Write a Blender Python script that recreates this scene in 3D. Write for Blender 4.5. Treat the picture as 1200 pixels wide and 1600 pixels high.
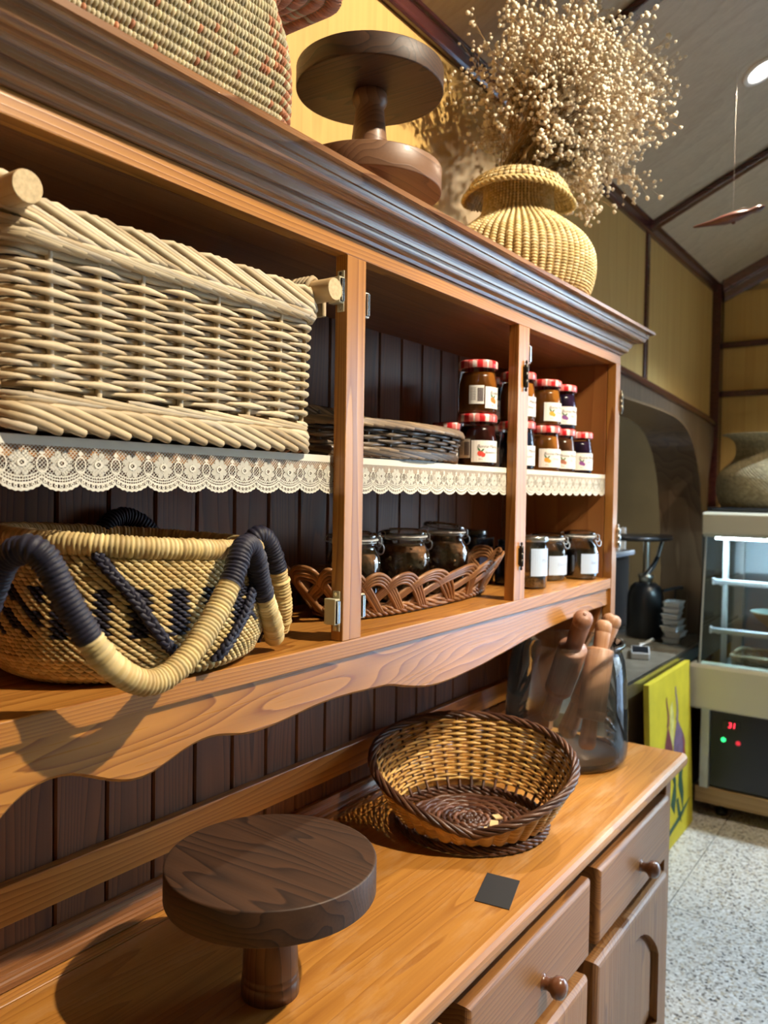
import bpy, bmesh, math, random
import numpy as np
from mathutils import Vector, Matrix

for _o in list(bpy.data.objects):
    bpy.data.objects.remove(_o)
C = bpy.context.scene.collection
SC = bpy.context.scene
rng = np.random.default_rng(7)
random.seed(7)
PI = math.pi

# ------------------------------------------------------------------ camera
cam_d = bpy.data.cameras.new('camera')
cam = bpy.data.objects.new('camera', cam_d)
C.objects.link(cam)
cam_d.sensor_fit = 'VERTICAL'
cam_d.sensor_height = 36.0
cam_d.sensor_width = 27.0
cam_d.lens = 36.0 * 1242.8 / 1600.0
cam_d.clip_start = 0.02
_R = Vector((0.57884104, -0.81528576, 0.01587992))
_U = Vector((0.01362553, 0.02914158, 0.99948242))
_F = Vector((0.81532655, 0.57832508, -0.02797705))
cam.matrix_world = Matrix(((_R.x, _U.x, -_F.x, 0), (_R.y, _U.y, -_F.y, 0), (_R.z, _U.z, -_F.z, 1.42), (0, 0, 0, 1)))
SC.camera = cam
cam_d.dof.use_dof = True
cam_d.dof.focus_distance = 1.05
cam_d.dof.aperture_fstop = 6.0

# ------------------------------------------------------------------ world, lights, exposure
SC.view_settings.view_transform = 'Standard'
SC.view_settings.look = 'None'
SC.view_settings.gamma = 1.0
SC.view_settings.exposure = 0.0
SC.view_settings.use_curve_mapping = False
SC.cycles.max_bounces = 10
SC.cycles.transparent_max_bounces = 24
SC.cycles.glossy_bounces = 5
SC.cycles.diffuse_bounces = 4
SC.cycles.sample_clamp_indirect = 4.0
SC.cycles.use_denoising = True
w = bpy.data.worlds.new('world'); SC.world = w; w.use_nodes = True
_nt = w.node_tree
_bg = _nt.nodes['Background']
_tc = _nt.nodes.new('ShaderNodeTexCoord')
_sep = _nt.nodes.new('ShaderNodeSeparateXYZ'); _nt.links.new(_tc.outputs['Generated'], _sep.inputs[0])
_rmp = _nt.nodes.new('ShaderNodeValToRGB'); _nt.links.new(_sep.outputs['Z'], _rmp.inputs[0])
_rmp.color_ramp.elements[0].position = 0.0; _rmp.color_ramp.elements[0].color = (0.30, 0.36, 0.40, 1)
_rmp.color_ramp.elements[1].position = 0.5; _rmp.color_ramp.elements[1].color = (0.50, 0.70, 1.0, 1)
_e = _rmp.color_ramp.elements.new(0.04); _e.color = (0.75, 0.90, 1.0, 1)
_nt.links.new(_rmp.outputs[0], _bg.inputs['Color'])
_bg.inputs['Strength'].default_value = 13.0

def spot(name, loc, target, power, size, blend, color, radius=0.04):
    d = bpy.data.lights.new(name, 'SPOT'); o = bpy.data.objects.new(name, d); C.objects.link(o)
    d.energy = power; d.spot_size = math.radians(size); d.spot_blend = blend; d.color = color
    d.shadow_soft_size = radius
    o.location = loc
    o.rotation_euler = (Vector(target) - Vector(loc)).to_track_quat('-Z', 'Y').to_euler()
    return o
WARM = (1.0, 0.86, 0.66)
spot('front_spot', (1.48, -1.25, 3.50), (0.92, 0.80, 1.68), 640, 49, 0.35, WARM, 0.03)
spot('front_spot', (0.95, -1.90, 3.76), (1.66, 0.82, 1.46), 330, 21, 0.35, WARM, 0.03)
spot('ceiling_spot', (2.69, 0.509, 2.69), (1.45, 0.68, 1.2), 110, 70, 0.4, WARM, 0.03)
spot('ceiling_spot', (3.90, -0.60, 3.21), (2.95, 0.55, 0.3), 520, 62, 0.5, (0.66, 0.84, 1.0), 0.04)
spot('ceiling_spot', (3.10, -0.30, 3.07), (3.80, 0.62, 1.0), 115, 52, 0.6, WARM, 0.04)

spot('added_alcove_spot', (3.40, 1.75, 2.66), (4.15, 1.10, 1.25), 32, 70, 0.6, WARM, 0.04)  # added fill lamp, out of view, to brighten the arch jamb

# ------------------------------------------------------------------ helpers
class MB:
    """collects geometry in world coordinates"""
    def __init__(s): s.v = []; s.f = []; s.m = []; s.n = 0; s.c = []; s.sm = []
    def add(s, v, f, mat=0, col=None, smooth=False):
        v = np.asarray(v, float).reshape(-1, 3)
        s.v.append(v)
        k = s.n
        for q in f: s.f.append([i + k for i in q])
        s.m += [mat] * len(f); s.sm += [smooth] * len(f)
        if col is None: col = (1, 1, 1)
        col = np.asarray(col, float)
        if col.ndim == 1: col = np.tile(col, (len(v), 1))
        s.c.append(col); s.n += len(v)
        return s
    def box(s, x0, x1, y0, y1, z0, z1, mat=0, col=None):
        v = [(x, y, z) for x in (x0, x1) for y in (y0, y1) for z in (z0, z1)]
        f = [(0, 1, 3, 2), (4, 6, 7, 5), (0, 4, 5, 1), (2, 3, 7, 6), (0, 2, 6, 4), (1, 5, 7, 3)]
        return s.add(v, f, mat, col)
    def obox(s, c, a, b, d, mat=0):
        """oriented box: centre and three half-axis vectors"""
        c, a, b, d = map(np.asarray, (c, a, b, d))
        v = [c + i * a + j * b + k * d for i in (-1, 1) for j in (-1, 1) for k in (-1, 1)]
        f = [(0, 1, 3, 2), (4, 6, 7, 5), (0, 4, 5, 1), (2, 3, 7, 6), (0, 2, 6, 4), (1, 5, 7, 3)]
        return s.add(v, f, mat)
    def tube(s, path, r, k=8, closed=False, caps=True, ref=None, mat=0, col=None, oval=1.0, twist=0.0):
        P = np.asarray(path, float); n = len(P)
        r = np.broadcast_to(np.asarray(r, float), (n,))
        if closed: T = np.roll(P, -1, 0) - np.roll(P, 1, 0)
        else:
            T = np.empty_like(P); T[1:-1] = P[2:] - P[:-2]; T[0] = P[1] - P[0]; T[-1] = P[-1] - P[-2]
        T /= np.maximum(np.linalg.norm(T, axis=1, keepdims=True), 1e-9)
        if ref is None:
            N = np.empty_like(P)
            a = np.array((0, 0, 1.0)) if abs(T[0, 2]) < 0.9 else np.array((1.0, 0, 0))
            nn = a - T[0] * a.dot(T[0]); nn /= np.linalg.norm(nn)
            for i in range(n):
                nn = nn - T[i] * nn.dot(T[i]); nn = nn / max(np.linalg.norm(nn), 1e-9); N[i] = nn
        else:
            a = np.asarray(ref, float); a = np.broadcast_to(a, P.shape)
            N = a - T * (a * T).sum(1, keepdims=True); N /= np.maximum(np.linalg.norm(N, axis=1, keepdims=True), 1e-9)
        B = np.cross(T, N)
        t = np.linspace(0, 2 * PI, k, endpoint=False) + twist
        ring = np.cos(t)[None, :, None] * N[:, None, :] * oval + np.sin(t)[None, :, None] * B[:, None, :]
        V = P[:, None, :] + ring * r[:, None, None]
        f = []
        m = n if closed else n - 1
        for i in range(m):
            a0 = i * k; b0 = ((i + 1) % n) * k
            for j in range(k):
                j2 = (j + 1) % k
                f.append((a0 + j, a0 + j2, b0 + j2, b0 + j))
        cc = None
        if col is not None:
            cc = np.asarray(col, float)
            if cc.ndim == 2: cc = np.repeat(cc, k, 0)
        s.add(V.reshape(-1, 3), f, mat, cc, True)
        if caps and not closed:
            s.add(V[0], [tuple(range(k - 1, -1, -1))], mat, None if cc is None else cc[:k]); s.add(V[-1], [tuple(range(k))], mat, None if cc is None else cc[-k:])
        return s
    def lathe(s, prof, c=(0, 0, 0), k=32, mat=0, sx=1.0, sy=1.0, col=None, smooth=True):
        pr = np.asarray(prof, float); n = len(pr)
        t = np.linspace(0, 2 * PI, k, endpoint=False)
        V = np.stack([np.outer(pr[:, 0], np.cos(t)) * sx + c[0], np.outer(pr[:, 0], np.sin(t)) * sy + c[1], np.repeat(pr[:, 1:2], k, 1) + c[2]], 2).reshape(-1, 3)
        f = []
        for i in range(n - 1):
            if pr[i, 0] < 1e-9 and pr[i + 1, 0] < 1e-9: continue
            for j in range(k):
                j2 = (j + 1) % k
                if pr[i, 0] < 1e-9: f.append((i * k, (i + 1) * k + j2, (i + 1) * k + j))
                elif pr[i + 1, 0] < 1e-9: f.append((i * k + j, i * k + j2, (i + 1) * k))
                else: f.append((i * k + j, i * k + j2, (i + 1) * k + j2, (i + 1) * k + j))
        return s.add(V, f, mat, col, smooth)
    def prism(s, poly, axis, a, b, mat=0, smooth=False):
        """extrude a 2D polygon. axis 0: poly=(y,z); 1: (x,z); 2: (x,y)"""
        n = len(poly); v = []
        for t in (a, b):
            for p in poly:
                v.append((t, p[0], p[1]) if axis == 0 else (p[0], t, p[1]) if axis == 1 else (p[0], p[1], t))
        f = [tuple(range(n)), tuple(range(2 * n - 1, n - 1, -1))]
        for i in range(n): f.append((i, i + n, (i + 1) % n + n, (i + 1) % n))
        return s.add(v, f, mat, None, smooth)
    def pack(s, tmpl, tf, cen, A, B, D, col=None, mat=0):
        """many copies of a small template: verts = cen + x*A + y*B + z*D"""
        cen = np.asarray(cen); N = len(cen); m = len(tmpl)
        V = cen[:, None, :] + tmpl[None, :, 0:1] * A[:, None, :] + tmpl[None, :, 1:2] * B[:, None, :] + tmpl[None, :, 2:3] * D[:, None, :]
        fa = np.asarray([list(q) for q in tf])
        F = (fa[None] + (np.arange(N) * m)[:, None, None]).reshape(-1, fa.shape[1])
        cc = None if col is None else np.repeat(np.asarray(col, float), m, 0)
        return s.add(V.reshape(-1, 3), F.tolist(), mat, cc, True)
    def build(s, name, mats, parent=None, bevel=0.0, seg=2, smooth=None, kind=None, origin=None, weld=False):
        V = np.concatenate(s.v); org = np.zeros(3)
        if parent is not None: org = np.array(parent['_w'])
        elif origin is not None: org = np.array(origin, float)
        me = bpy.data.meshes.new(name)
        me.from_pydata((V - org).tolist(), [], s.f)
        if not isinstance(mats, (list, tuple)): mats = [mats]
        for m in mats: me.materials.append(m)
        me.polygons.foreach_set('material_index', s.m)
        sm = s.sm if smooth is None else [smooth] * len(s.f)
        me.polygons.foreach_set('use_smooth', sm)
        cc = np.concatenate(s.c)
        if np.ptp(cc) > 1e-6:
            at = me.color_attributes.new('col', 'FLOAT_COLOR', 'POINT')
            at.data.foreach_set('color', np.concatenate([cc, np.ones((len(cc), 1))], 1).ravel())
        if not getattr(s, 'open', False):
            bm = bmesh.new(); bm.from_mesh(me)
            if weld: bmesh.ops.remove_doubles(bm, verts=bm.verts, dist=1e-6)
            if s.n < 60000: bmesh.ops.recalc_face_normals(bm, faces=bm.faces)
            bm.to_mesh(me); bm.free()
        o = bpy.data.objects.new(name, me); C.objects.link(o)
        if parent is not None: o.parent = parent
        o.location = (0, 0, 0) if parent is not None else org
        o['_w'] = org.tolist()
        if bevel > 0:
            b = o.modifiers.new('bevel', 'BEVEL'); b.width = bevel; b.segments = seg; b.limit_method = 'ANGLE'
            b.angle_limit = math.radians(40); b.harden_normals = False
        if kind: o['kind'] = kind
        return o

def tag(o, label=None, cat=None, group=None, kind=None):
    if label: o['label'] = label
    if cat: o['category'] = cat
    if group: o['group'] = group
    if kind: o['kind'] = kind
    return o
def thing(name, loc, label, cat, group=None):
    o = bpy.data.objects.new(name, None); C.objects.link(o)
    o.location = loc; o['_w'] = list(loc); o.empty_display_size = 0.05
    return tag(o, label, cat, group)
def copy_tree(src, loc, rotz=0.0, label=None, parent=None):
    c = src.copy(); C.objects.link(c)
    if parent is None: c.location = loc; c.rotation_euler = (0, 0, rotz)
    else: c.parent = parent
    if label: c['label'] = label
    for ch in list(src.children): copy_tree(ch, None, 0, None, c)
    return c
def frame(P, closed=False):
    return P

# ------------------------------------------------------------------ materials
def new_mat(name):
    m = bpy.data.materials.new(name); m.use_nodes = True
    nt = m.node_tree; b = nt.nodes['Principled BSDF']
    return m, nt, b
def N(nt, t, **kw):
    n = nt.nodes.new(t)
    for k, v in kw.items():
        if k.startswith('i_'):
            key = k[2:]; key = int(key) if key.isdigit() else key
            n.inputs[key].default_value = v
        else: setattr(n, k, v)
    return n
def plain(name, col, rough=0.5, metal=0.0, spec=0.5, coat=0.0, emit=None, es=0.0, noise=0.0, nscale=30.0, bump=0.0):
    m, nt, b = new_mat(name)
    b.inputs['Base Color'].default_value = (*col, 1); b.inputs['Roughness'].default_value = rough
    b.inputs['Metallic'].default_value = metal; b.inputs['Specular IOR Level'].default_value = spec
    b.inputs['Coat Weight'].default_value = coat
    if emit: b.inputs['Emission Color'].default_value = (*emit, 1); b.inputs['Emission Strength'].default_value = es
    if noise or bump:
        tc = N(nt, 'ShaderNodeTexCoord'); no = N(nt, 'ShaderNodeTexNoise', i_Scale=nscale, i_Detail=4.0)
        nt.links.new(tc.outputs['Object'], no.inputs['Vector'])
        if noise:
            mx = N(nt, 'ShaderNodeMix', data_type='RGBA', blend_type='MULTIPLY'); mx.inputs[0].default_value = 1.0
            rp = N(nt, 'ShaderNodeValToRGB'); rp.color_ramp.elements[0].color = (1 - noise,) * 3 + (1,); rp.color_ramp.elements[1].color = (1 + noise * .4,) * 3 + (1,)
            rp.color_ramp.elements[0].position = 0.3; rp.color_ramp.elements[1].position = 0.7
            nt.links.new(no.outputs['Fac'], rp.inputs[0]); mx.inputs[6].default_value = (*col, 1)
            nt.links.new(rp.outputs[0], mx.inputs[7]); nt.links.new(mx.outputs[2], b.inputs['Base Color'])
        if bump:
            bp = N(nt, 'ShaderNodeBump', i_Strength=bump, i_Distance=0.002)
            nt.links.new(no.outputs['Fac'], bp.inputs['Height']); nt.links.new(bp.outputs[0], b.inputs['Normal'])
    return m
def wood(name, light, dark, axis='X', ring=30.0, rough=0.35, coat=0.2, contrast=1.0, stretch=0.06, wear=None, ring_mix=0.75, off=(0, 0, 0), fib=260.0, warp=0.05):
    contrast *= 1.12
    """timber: growth rings stretched along the grain axis, fine fibres, slight relief"""
    m, nt, b = new_mat(name); L = nt.links.new
    tc = N(nt, 'ShaderNodeTexCoord'); oi = N(nt, 'ShaderNodeObjectInfo')
    mp = N(nt, 'ShaderNodeMapping')
    ax = 'XYZ'.index(axis)
    rnd = N(nt, 'ShaderNodeVectorMath', operation='MULTIPLY_ADD')
    cmb = N(nt, 'ShaderNodeCombineXYZ'); 
    for i in range(3): L(oi.outputs['Random'], cmb.inputs[i])
    L(cmb.outputs[0], rnd.inputs[0])
    rv = [0.31, 0.23, 0.17]; rv[ax] = 7.3; rnd.inputs[1].default_value = rv
    L(tc.outputs['Object'], rnd.inputs[2])
    L(rnd.outputs[0], mp.inputs['Vector'])
    mp.inputs['Location'].default_value = off
    sc = [1, 1, 1]; sc[ax] = stretch; mp.inputs['Scale'].default_value = sc
    n1 = N(nt, 'ShaderNodeTexNoise', i_Scale=7.0, i_Detail=2.0); L(mp.outputs[0], n1.inputs['Vector'])
    sub = N(nt, 'ShaderNodeVectorMath', operation='SUBTRACT'); L(n1.outputs['Color'], sub.inputs[0]); sub.inputs[1].default_value = (.5, .5, .5)
    scl = N(nt, 'ShaderNodeVectorMath', operation='SCALE'); L(sub.outputs[0], scl.inputs[0]); scl.inputs['Scale'].default_value = warp * 4
    add = N(nt, 'ShaderNodeVectorMath', operation='ADD'); L(mp.outputs[0], add.inputs[0]); L(scl.outputs[0], add.inputs[1])
    wv = N(nt, 'ShaderNodeTexWave', wave_type='RINGS', rings_direction=axis, wave_profile='SAW', i_Scale=ring, i_Distortion=1.2, i_Detail=2.0)
    wv.inputs['Detail Scale'].default_value = 1.5
    L(add.outputs[0], wv.inputs['Vector'])
    rp = N(nt, 'ShaderNodeValToRGB'); e = rp.color_ramp.elements
    e[0].position = 0.0; e[0].color = (0, 0, 0, 1); e[1].position = 0.75; e[1].color = (0.55, 0.55, 0.55, 1)
    e2 = e.new(0.95); e2.color = (1, 1, 1, 1); e3 = e.new(1.0); e3.color = (.2, .2, .2, 1)
    L(wv.outputs['Color'], rp.inputs[0])
    mp2 = N(nt, 'ShaderNodeMapping'); L(rnd.outputs[0], mp2.inputs['Vector'])
    sc2 = [1, 1, 1]; sc2[ax] = 0.02; mp2.inputs['Scale'].default_value = sc2
    fb = N(nt, 'ShaderNodeTexNoise', i_Scale=fib, i_Detail=3.0); L(mp2.outputs[0], fb.inputs['Vector'])
    big = N(nt, 'ShaderNodeTexNoise', i_Scale=5.0, i_Detail=3.0); L(mp.outputs[0], big.inputs['Vector'])
    # combine
    m1 = N(nt, 'ShaderNodeMix', data_type='FLOAT'); m1.inputs[0].default_value = 1 - ring_mix
    L(rp.outputs[0], m1.inputs[2]); L(fb.outputs['Fac'], m1.inputs[3])
    m2 = N(nt, 'ShaderNodeMath', operation='MULTIPLY_ADD'); L(m1.outputs[0], m2.inputs[0]); m2.inputs[1].default_value = contrast
    bg = N(nt, 'ShaderNodeMath', operation='MULTIPLY_ADD'); L(big.outputs['Fac'], bg.inputs[0]); bg.inputs[1].default_value = 0.5; bg.inputs[2].default_value = -0.25
    L(bg.outputs[0], m2.inputs[2])
    cl = N(nt, 'ShaderNodeClamp'); L(m2.outputs[0], cl.inputs[0])
    mx = N(nt, 'ShaderNodeMix', data_type='RGBA'); L(cl.outputs[0], mx.inputs[0])
    mx.inputs[6].default_value = (*light, 1); mx.inputs[7].default_value = (*dark, 1)
    out = mx.outputs[2]
    if wear:
        wn = N(nt, 'ShaderNodeTexNoise', i_Scale=9.0, i_Detail=6.0, i_Roughness=0.7)
        mp3 = N(nt, 'ShaderNodeMapping'); L(tc.outputs['Object'], mp3.inputs['Vector']); s3 = [1.6, 1.6, 1.6]; s3[ax] = 0.45; mp3.inputs['Scale'].default_value = s3
        L(mp3.outputs[0], wn.inputs['Vector'])
        wr = N(nt, 'ShaderNodeValToRGB'); wr.color_ramp.elements[0].position = 0.52; wr.color_ramp.elements[1].position = 0.75
        wr.color_ramp.elements[1].color = (.6, .6, .6, 1)
        L(wn.outputs['Fac'], wr.inputs[0])
        mw = N(nt, 'ShaderNodeMix', data_type='RGBA'); L(wr.outputs[0], mw.inputs[0]); L(out, mw.inputs[6]); mw.inputs[7].default_value = (*wear, 1)
        out = mw.outputs[2]
    L(out, b.inputs['Base Color'])
    rr = N(nt, 'ShaderNodeMapRange'); L(fb.outputs['Fac'], rr.inputs[0]); rr.inputs[3].default_value = rough - 0.08; rr.inputs[4].default_value = rough + 0.12
    L(rr.outputs[0], b.inputs['Roughness'])
    b.inputs['Coat Weight'].default_value = coat; b.inputs['Coat Roughness'].default_value = 0.2
    bp = N(nt, 'ShaderNodeBump', i_Strength=0.25, i_Distance=0.0008); L(m1.outputs[0], bp.inputs['Height']); L(bp.outputs[0], b.inputs['Normal'])
    return m
def glass(name, tint=(0.93, 0.97, 0.98), edge=0.55, rough=0.02, film=0.0):
    """thin clear glass: see-through, mirror-like at glancing angles"""
    m, nt, b = new_mat(name); L = nt.links.new
    nt.nodes.remove(b); out = nt.nodes['Material Output']
    tr = N(nt, 'ShaderNodeBsdfTransparent'); tr.inputs[0].default_value = (*tint, 1)
    gl = N(nt, 'ShaderNodeBsdfGlossy'); gl.inputs['Roughness'].default_value = rough
    lw = N(nt, 'ShaderNodeFresnel', i_IOR=1.5)
    mth = N(nt, 'ShaderNodeMath', operation='MULTIPLY_ADD'); L(lw.outputs[0], mth.inputs[0]); mth.inputs[1].default_value = edge * 1.6; mth.inputs[2].default_value = 0.0
    cl = N(nt, 'ShaderNodeClamp'); L(mth.outputs[0], cl.inputs[0])
    mx = N(nt, 'ShaderNodeMixShader'); L(cl.outputs[0], mx.inputs[0]); L(tr.outputs[0], mx.inputs[1]); L(gl.outputs[0], mx.inputs[2])
    last = mx.outputs[0]
    if film:
        df = N(nt, 'ShaderNodeBsdfDiffuse'); df.inputs[0].default_value = (.75, .8, .82, 1)
        m2 = N(nt, 'ShaderNodeMixShader'); m2.inputs[0].default_value = film; L(last, m2.inputs[1]); L(df.outputs[0], m2.inputs[2]); last = m2.outputs[0]
    L(last, out.inputs[0])
    return m
def straw(name, rough=0.6, mul=(1, 1, 1), spec=0.35, var=0.25, nscale=60):
    """fibre whose strand colours ride on the mesh (attribute col), with natural mottling"""
    m, nt, b = new_mat(name); L = nt.links.new
    at = N(nt, 'ShaderNodeAttribute', attribute_name='col')
    tc = N(nt, 'ShaderNodeTexCoord'); no = N(nt, 'ShaderNodeTexNoise', i_Scale=float(nscale), i_Detail=4.0)
    L(tc.outputs['Object'], no.inputs['Vector'])
    rp = N(nt, 'ShaderNodeValToRGB'); rp.color_ramp.elements[0].position = .3; rp.color_ramp.elements[1].position = .7
    rp.color_ramp.elements[0].color = tuple(c * (1 - var) for c in mul) + (1,); rp.color_ramp.elements[1].color = (*mul, 1)
    L(no.outputs['Fac'], rp.inputs[0])
    mx = N(nt, 'ShaderNodeMix', data_type='RGBA', blend_type='MULTIPLY'); mx.inputs[0].default_value = 1
    L(at.outputs['Color'], mx.inputs[6]); L(rp.outputs[0], mx.inputs[7]); L(mx.outputs[2], b.inputs['Base Color'])
    b.inputs['Roughness'].default_value = rough; b.inputs['Specular IOR Level'].default_value = spec
    return m

PINE_L, PINE_D = (0.52, 0.232, 0.046), (0.245, 0.082, 0.012)
M_pine_x = wood('pine_along', PINE_L, PINE_D, 'X', ring=42, rough=0.34, coat=0.15)
M_pine_z = wood('pine_upright', PINE_L, PINE_D, 'Z', ring=42, rough=0.34, coat=0.15)
M_pine_y = wood('pine_across', PINE_L, PINE_D, 'Y', ring=42, rough=0.3, coat=0.3)
M_apron = wood('pine_figured', (0.52, 0.232, 0.046), (0.225, 0.075, 0.012), 'X', ring=24, rough=0.28, coat=0.3, warp=0.10, stretch=0.13)
M_plank = wood('dark_plank', (0.18, 0.064, 0.018), (0.058, 0.018, 0.006), 'Z', ring=30, rough=0.52, coat=0.0, warp=0.06, stretch=0.08)
M_panel_in = wood('inner_panel', (0.42, 0.17, 0.045), (0.30, 0.105, 0.025), 'Z', ring=10, rough=0.4, coat=0.15)
M_cornice = wood('cornice_pine', (0.38, 0.185, 0.075), (0.17, 0.068, 0.028), 'X', ring=34, rough=0.24, coat=0.5)
M_top = wood('worn_counter', (0.52, 0.232, 0.042), (0.30, 0.108, 0.016), 'X', ring=48, rough=0.38, coat=0.12, wear=(0.60, 0.36, 0.17), ring_mix=0.55)
M_front = wood('pine_front', (0.33, 0.145, 0.038), (0.155, 0.058, 0.015), 'X', ring=26, rough=0.42, coat=0.06, warp=0.07)
M_front_z = wood('pine_front_upright', (0.33, 0.145, 0.038), (0.155, 0.058, 0.015), 'Z', ring=26, rough=0.42, coat=0.06, warp=0.07)
M_walnut = wood('walnut', (0.075, 0.033, 0.015), (0.020, 0.009, 0.005), 'Y', ring=22, rough=0.52, coat=0.0, warp=0.09, stretch=0.12)
M_walnut_z = wood('walnut_turned', (0.17, 0.075, 0.037), (0.07, 0.028, 0.015), 'Z', ring=24, rough=0.36, coat=0.15, warp=0.05)
M_walnut_lt = wood('walnut_light', (0.25, 0.13, 0.066), (0.13, 0.06, 0.03), 'X', ring=20, rough=0.45, coat=0.06, warp=0.08, stretch=0.12)
M_ply = wood('plywood', (0.60, 0.39, 0.12), (0.47, 0.28, 0.075), 'Z', ring=3, rough=0.65, coat=0.0, warp=0.1, ring_mix=0.35, fib=90)
M_ceil = wood('ceiling_ply', (0.50, 0.41, 0.29), (0.36, 0.28, 0.19), 'Y', ring=3, rough=0.6, coat=0.0, warp=0.1, ring_mix=0.3, fib=90)
M_mahog = wood('mahogany_trim', (0.085, 0.022, 0.02), (0.04, 0.010, 0.012), 'X', ring=12, rough=0.22, coat=0.5, fib=120)
M_arch = wood('arch_board', (0.23, 0.15, 0.085), (0.13, 0.078, 0.042), 'Z', ring=7, rough=0.35, coat=0.3, warp=0.07)
M_knob = plain('knob_wood', (0.14, 0.05, 0.022), 0.25, coat=0.5)
M_black = plain('matte_black', (0.012, 0.012, 0.014), 0.5)
M_steel = plain('steel', (0.62, 0.63, 0.62), 0.25, metal=1.0)
M_brass = plain('aged_metal', (0.28, 0.25, 0.2), 0.35, metal=1.0)
M_cream = plain('cream_plastic', (0.58, 0.53, 0.38), 0.4)
M_white = plain('white', (0.8, 0.79, 0.76), 0.5)
# ------------------------------------------------------------------ the room
M_base_wall = plain('wall_paint', (0.42, 0.30, 0.13), 0.7, noise=0.1, nscale=6)
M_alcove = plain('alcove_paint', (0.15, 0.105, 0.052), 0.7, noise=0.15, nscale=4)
def terrazzo():
    m, nt, b = new_mat('terrazzo'); L = nt.links.new
    tc = N(nt, 'ShaderNodeTexCoord')
    v = N(nt, 'ShaderNodeTexVoronoi', i_Scale=140.0); L(tc.outputs['Object'], v.inputs['Vector'])
    v.inputs['Randomness'].default_value = 1.0
    sp = N(nt, 'ShaderNodeSeparateColor'); L(v.outputs['Color'], sp.inputs[0])
    rp = N(nt, 'ShaderNodeValToRGB'); rp.color_ramp.interpolation = 'CONSTANT'; e = rp.color_ramp.elements
    e[0].color = (0.60, 0.57, 0.52, 1); e[1].position = 0.50; e[1].color = (0.40, 0.36, 0.31, 1)
    for p, c in ((0.64, (0.72, 0.70, 0.66)), (0.80, (0.22, 0.19, 0.16)), (0.87, (0.48, 0.40, 0.29)), (0.95, (0.09, 0.08, 0.075))):
        x = e.new(p); x.color = (*c, 1)
    L(sp.outputs[0], rp.inputs[0]); L(rp.outputs[0], b.inputs['Base Color'])
    b.inputs['Roughness'].default_value = 0.32
    return m
M_terr = terrazzo()
fl = MB().box(-2.3, 5.4, -2.8, 2.3, -0.10, -0.012).build('floor', plain('grout', (0.16, 0.14, 0.12), 0.8), kind='structure')
tm = None
for ix in range(8):
    for iy in range(6):
        x0 = -2.2 + 0.9 * ix + 0.39 - 0.9 * 0; x0 = -2.61 + 0.9 * ix; y0 = -2.85 + 0.9 * iy
        x1 = min(x0 + 0.9, 5.0); xa = max(x0, -2.2); y1 = min(y0 + 0.9, 2.2)
        y0 = max(y0, -2.7)
        MB().box(xa + .002, x1 - .002, y0 + .002, y1 - .002, -0.012, 0).build('tile', M_terr, fl)
# back wall with the arched opening on the right
arch = [(2.30, 0.0), (2.30, 1.78), (2.96, 1.785), (3.45, 1.78), (3.80, 1.763), (3.95, 1.70), (4.05, 1.60), (4.12, 1.46), (4.16, 1.28), (4.185, 1.05), (4.20, 0.0)]
top_z = 2.60
poly = [(-2.2, 0.0)] + arch + [(4.39, 0.0), (4.39, top_z), (-2.2, top_z)]
wb = MB().prism(poly, 1, 1.03, 1.20).build('wall_back', M_base_wall, kind='structure')
seams = [-2.2, -1.35, -0.13, 1.09, 2.31, 3.22]
for a, b_ in zip(seams[:-1], seams[1:]):
    z0 = 1.86 if a > 2.2 else 0.1
    MB().box(a + .003, b_ - .003, 1.018, 1.03, z0, 2.50).build('panel', M_ply, wb)
# panel beside the corner follows the arch head
MB().prism([(3.25, 1.87), (3.7, 1.85), (4.1, 1.825), (4.32, 1.80), (4.32, 2.5), (3.25, 2.5)], 1, 1.018, 1.03).build('panel', M_ply, wb)
MB().prism([(4.24, 0.8), (4.35, 0.8), (4.35, 1.74), (4.24, 1.76)], 1, 1.018, 1.03).build('panel', M_ply, wb)
MB().box(3.215, 3.25, 1.008, 1.03, 1.86, 2.5).build('batten', M_mahog, wb, bevel=.003)
MB().box(4.325, 4.385, 0.975, 1.03, 0.0, 2.5).build('corner_post', M_mahog, wb, bevel=.004)
# arch casing: an architrave sheet with a ledge, and a lining board inside the opening
M_arch_d = wood('arch_lining', (0.135, 0.10, 0.072), (0.075, 0.052, 0.036), 'Z', ring=7, rough=0.3, coat=0.35)
_q = np.array(arch[1:]); _d = np.r_[0, np.cumsum(np.linalg.norm(np.diff(_q, axis=0), axis=1))]; _tt = np.r_[np.linspace(0, _d[-2], 60), _d[-1]]
_q = np.stack([np.interp(_tt, _d, _q[:, 0]), np.interp(_tt, _d, _q[:, 1])], 1)
for _ in range(25): _q[1:-2] = .25 * _q[:-3] + .5 * _q[1:-2] + .25 * _q[2:-1]
arch_s = [tuple(p) for p in _q]
up = [(2.30, 1.89), (2.9, 1.864), (3.57, 1.829), (4.05, 1.80), (4.25, 1.783), (4.33, 1.77)]
inner = arch[1:]
MB().prism([(2.30, 1.89)] + up[1:] + [(4.33, 1.68), (4.255, 1.50), (4.235, 0.0), (4.20, 0.0)] + arch_s[:-1][::-1], 1, 0.998, 1.03).build('architrave', M_arch_d, wb, bevel=.004)
lg = MB()
pts = np.array([(x, 1.0, z + .012) for x, z in up]); lg.tube(pts, 0.016, 8, ref=(0, 0, 1))
lg.build('ledge', M_mahog, wb)
ln = MB()
ia = np.array(arch_s); tn_ = np.gradient(ia, axis=0); tn_ /= np.linalg.norm(tn_, axis=1, keepdims=True); nn_ = np.stack([tn_[:, 1], -tn_[:, 0]], 1)
ib_ = ia + nn_ * .008; n = len(ia)
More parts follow.
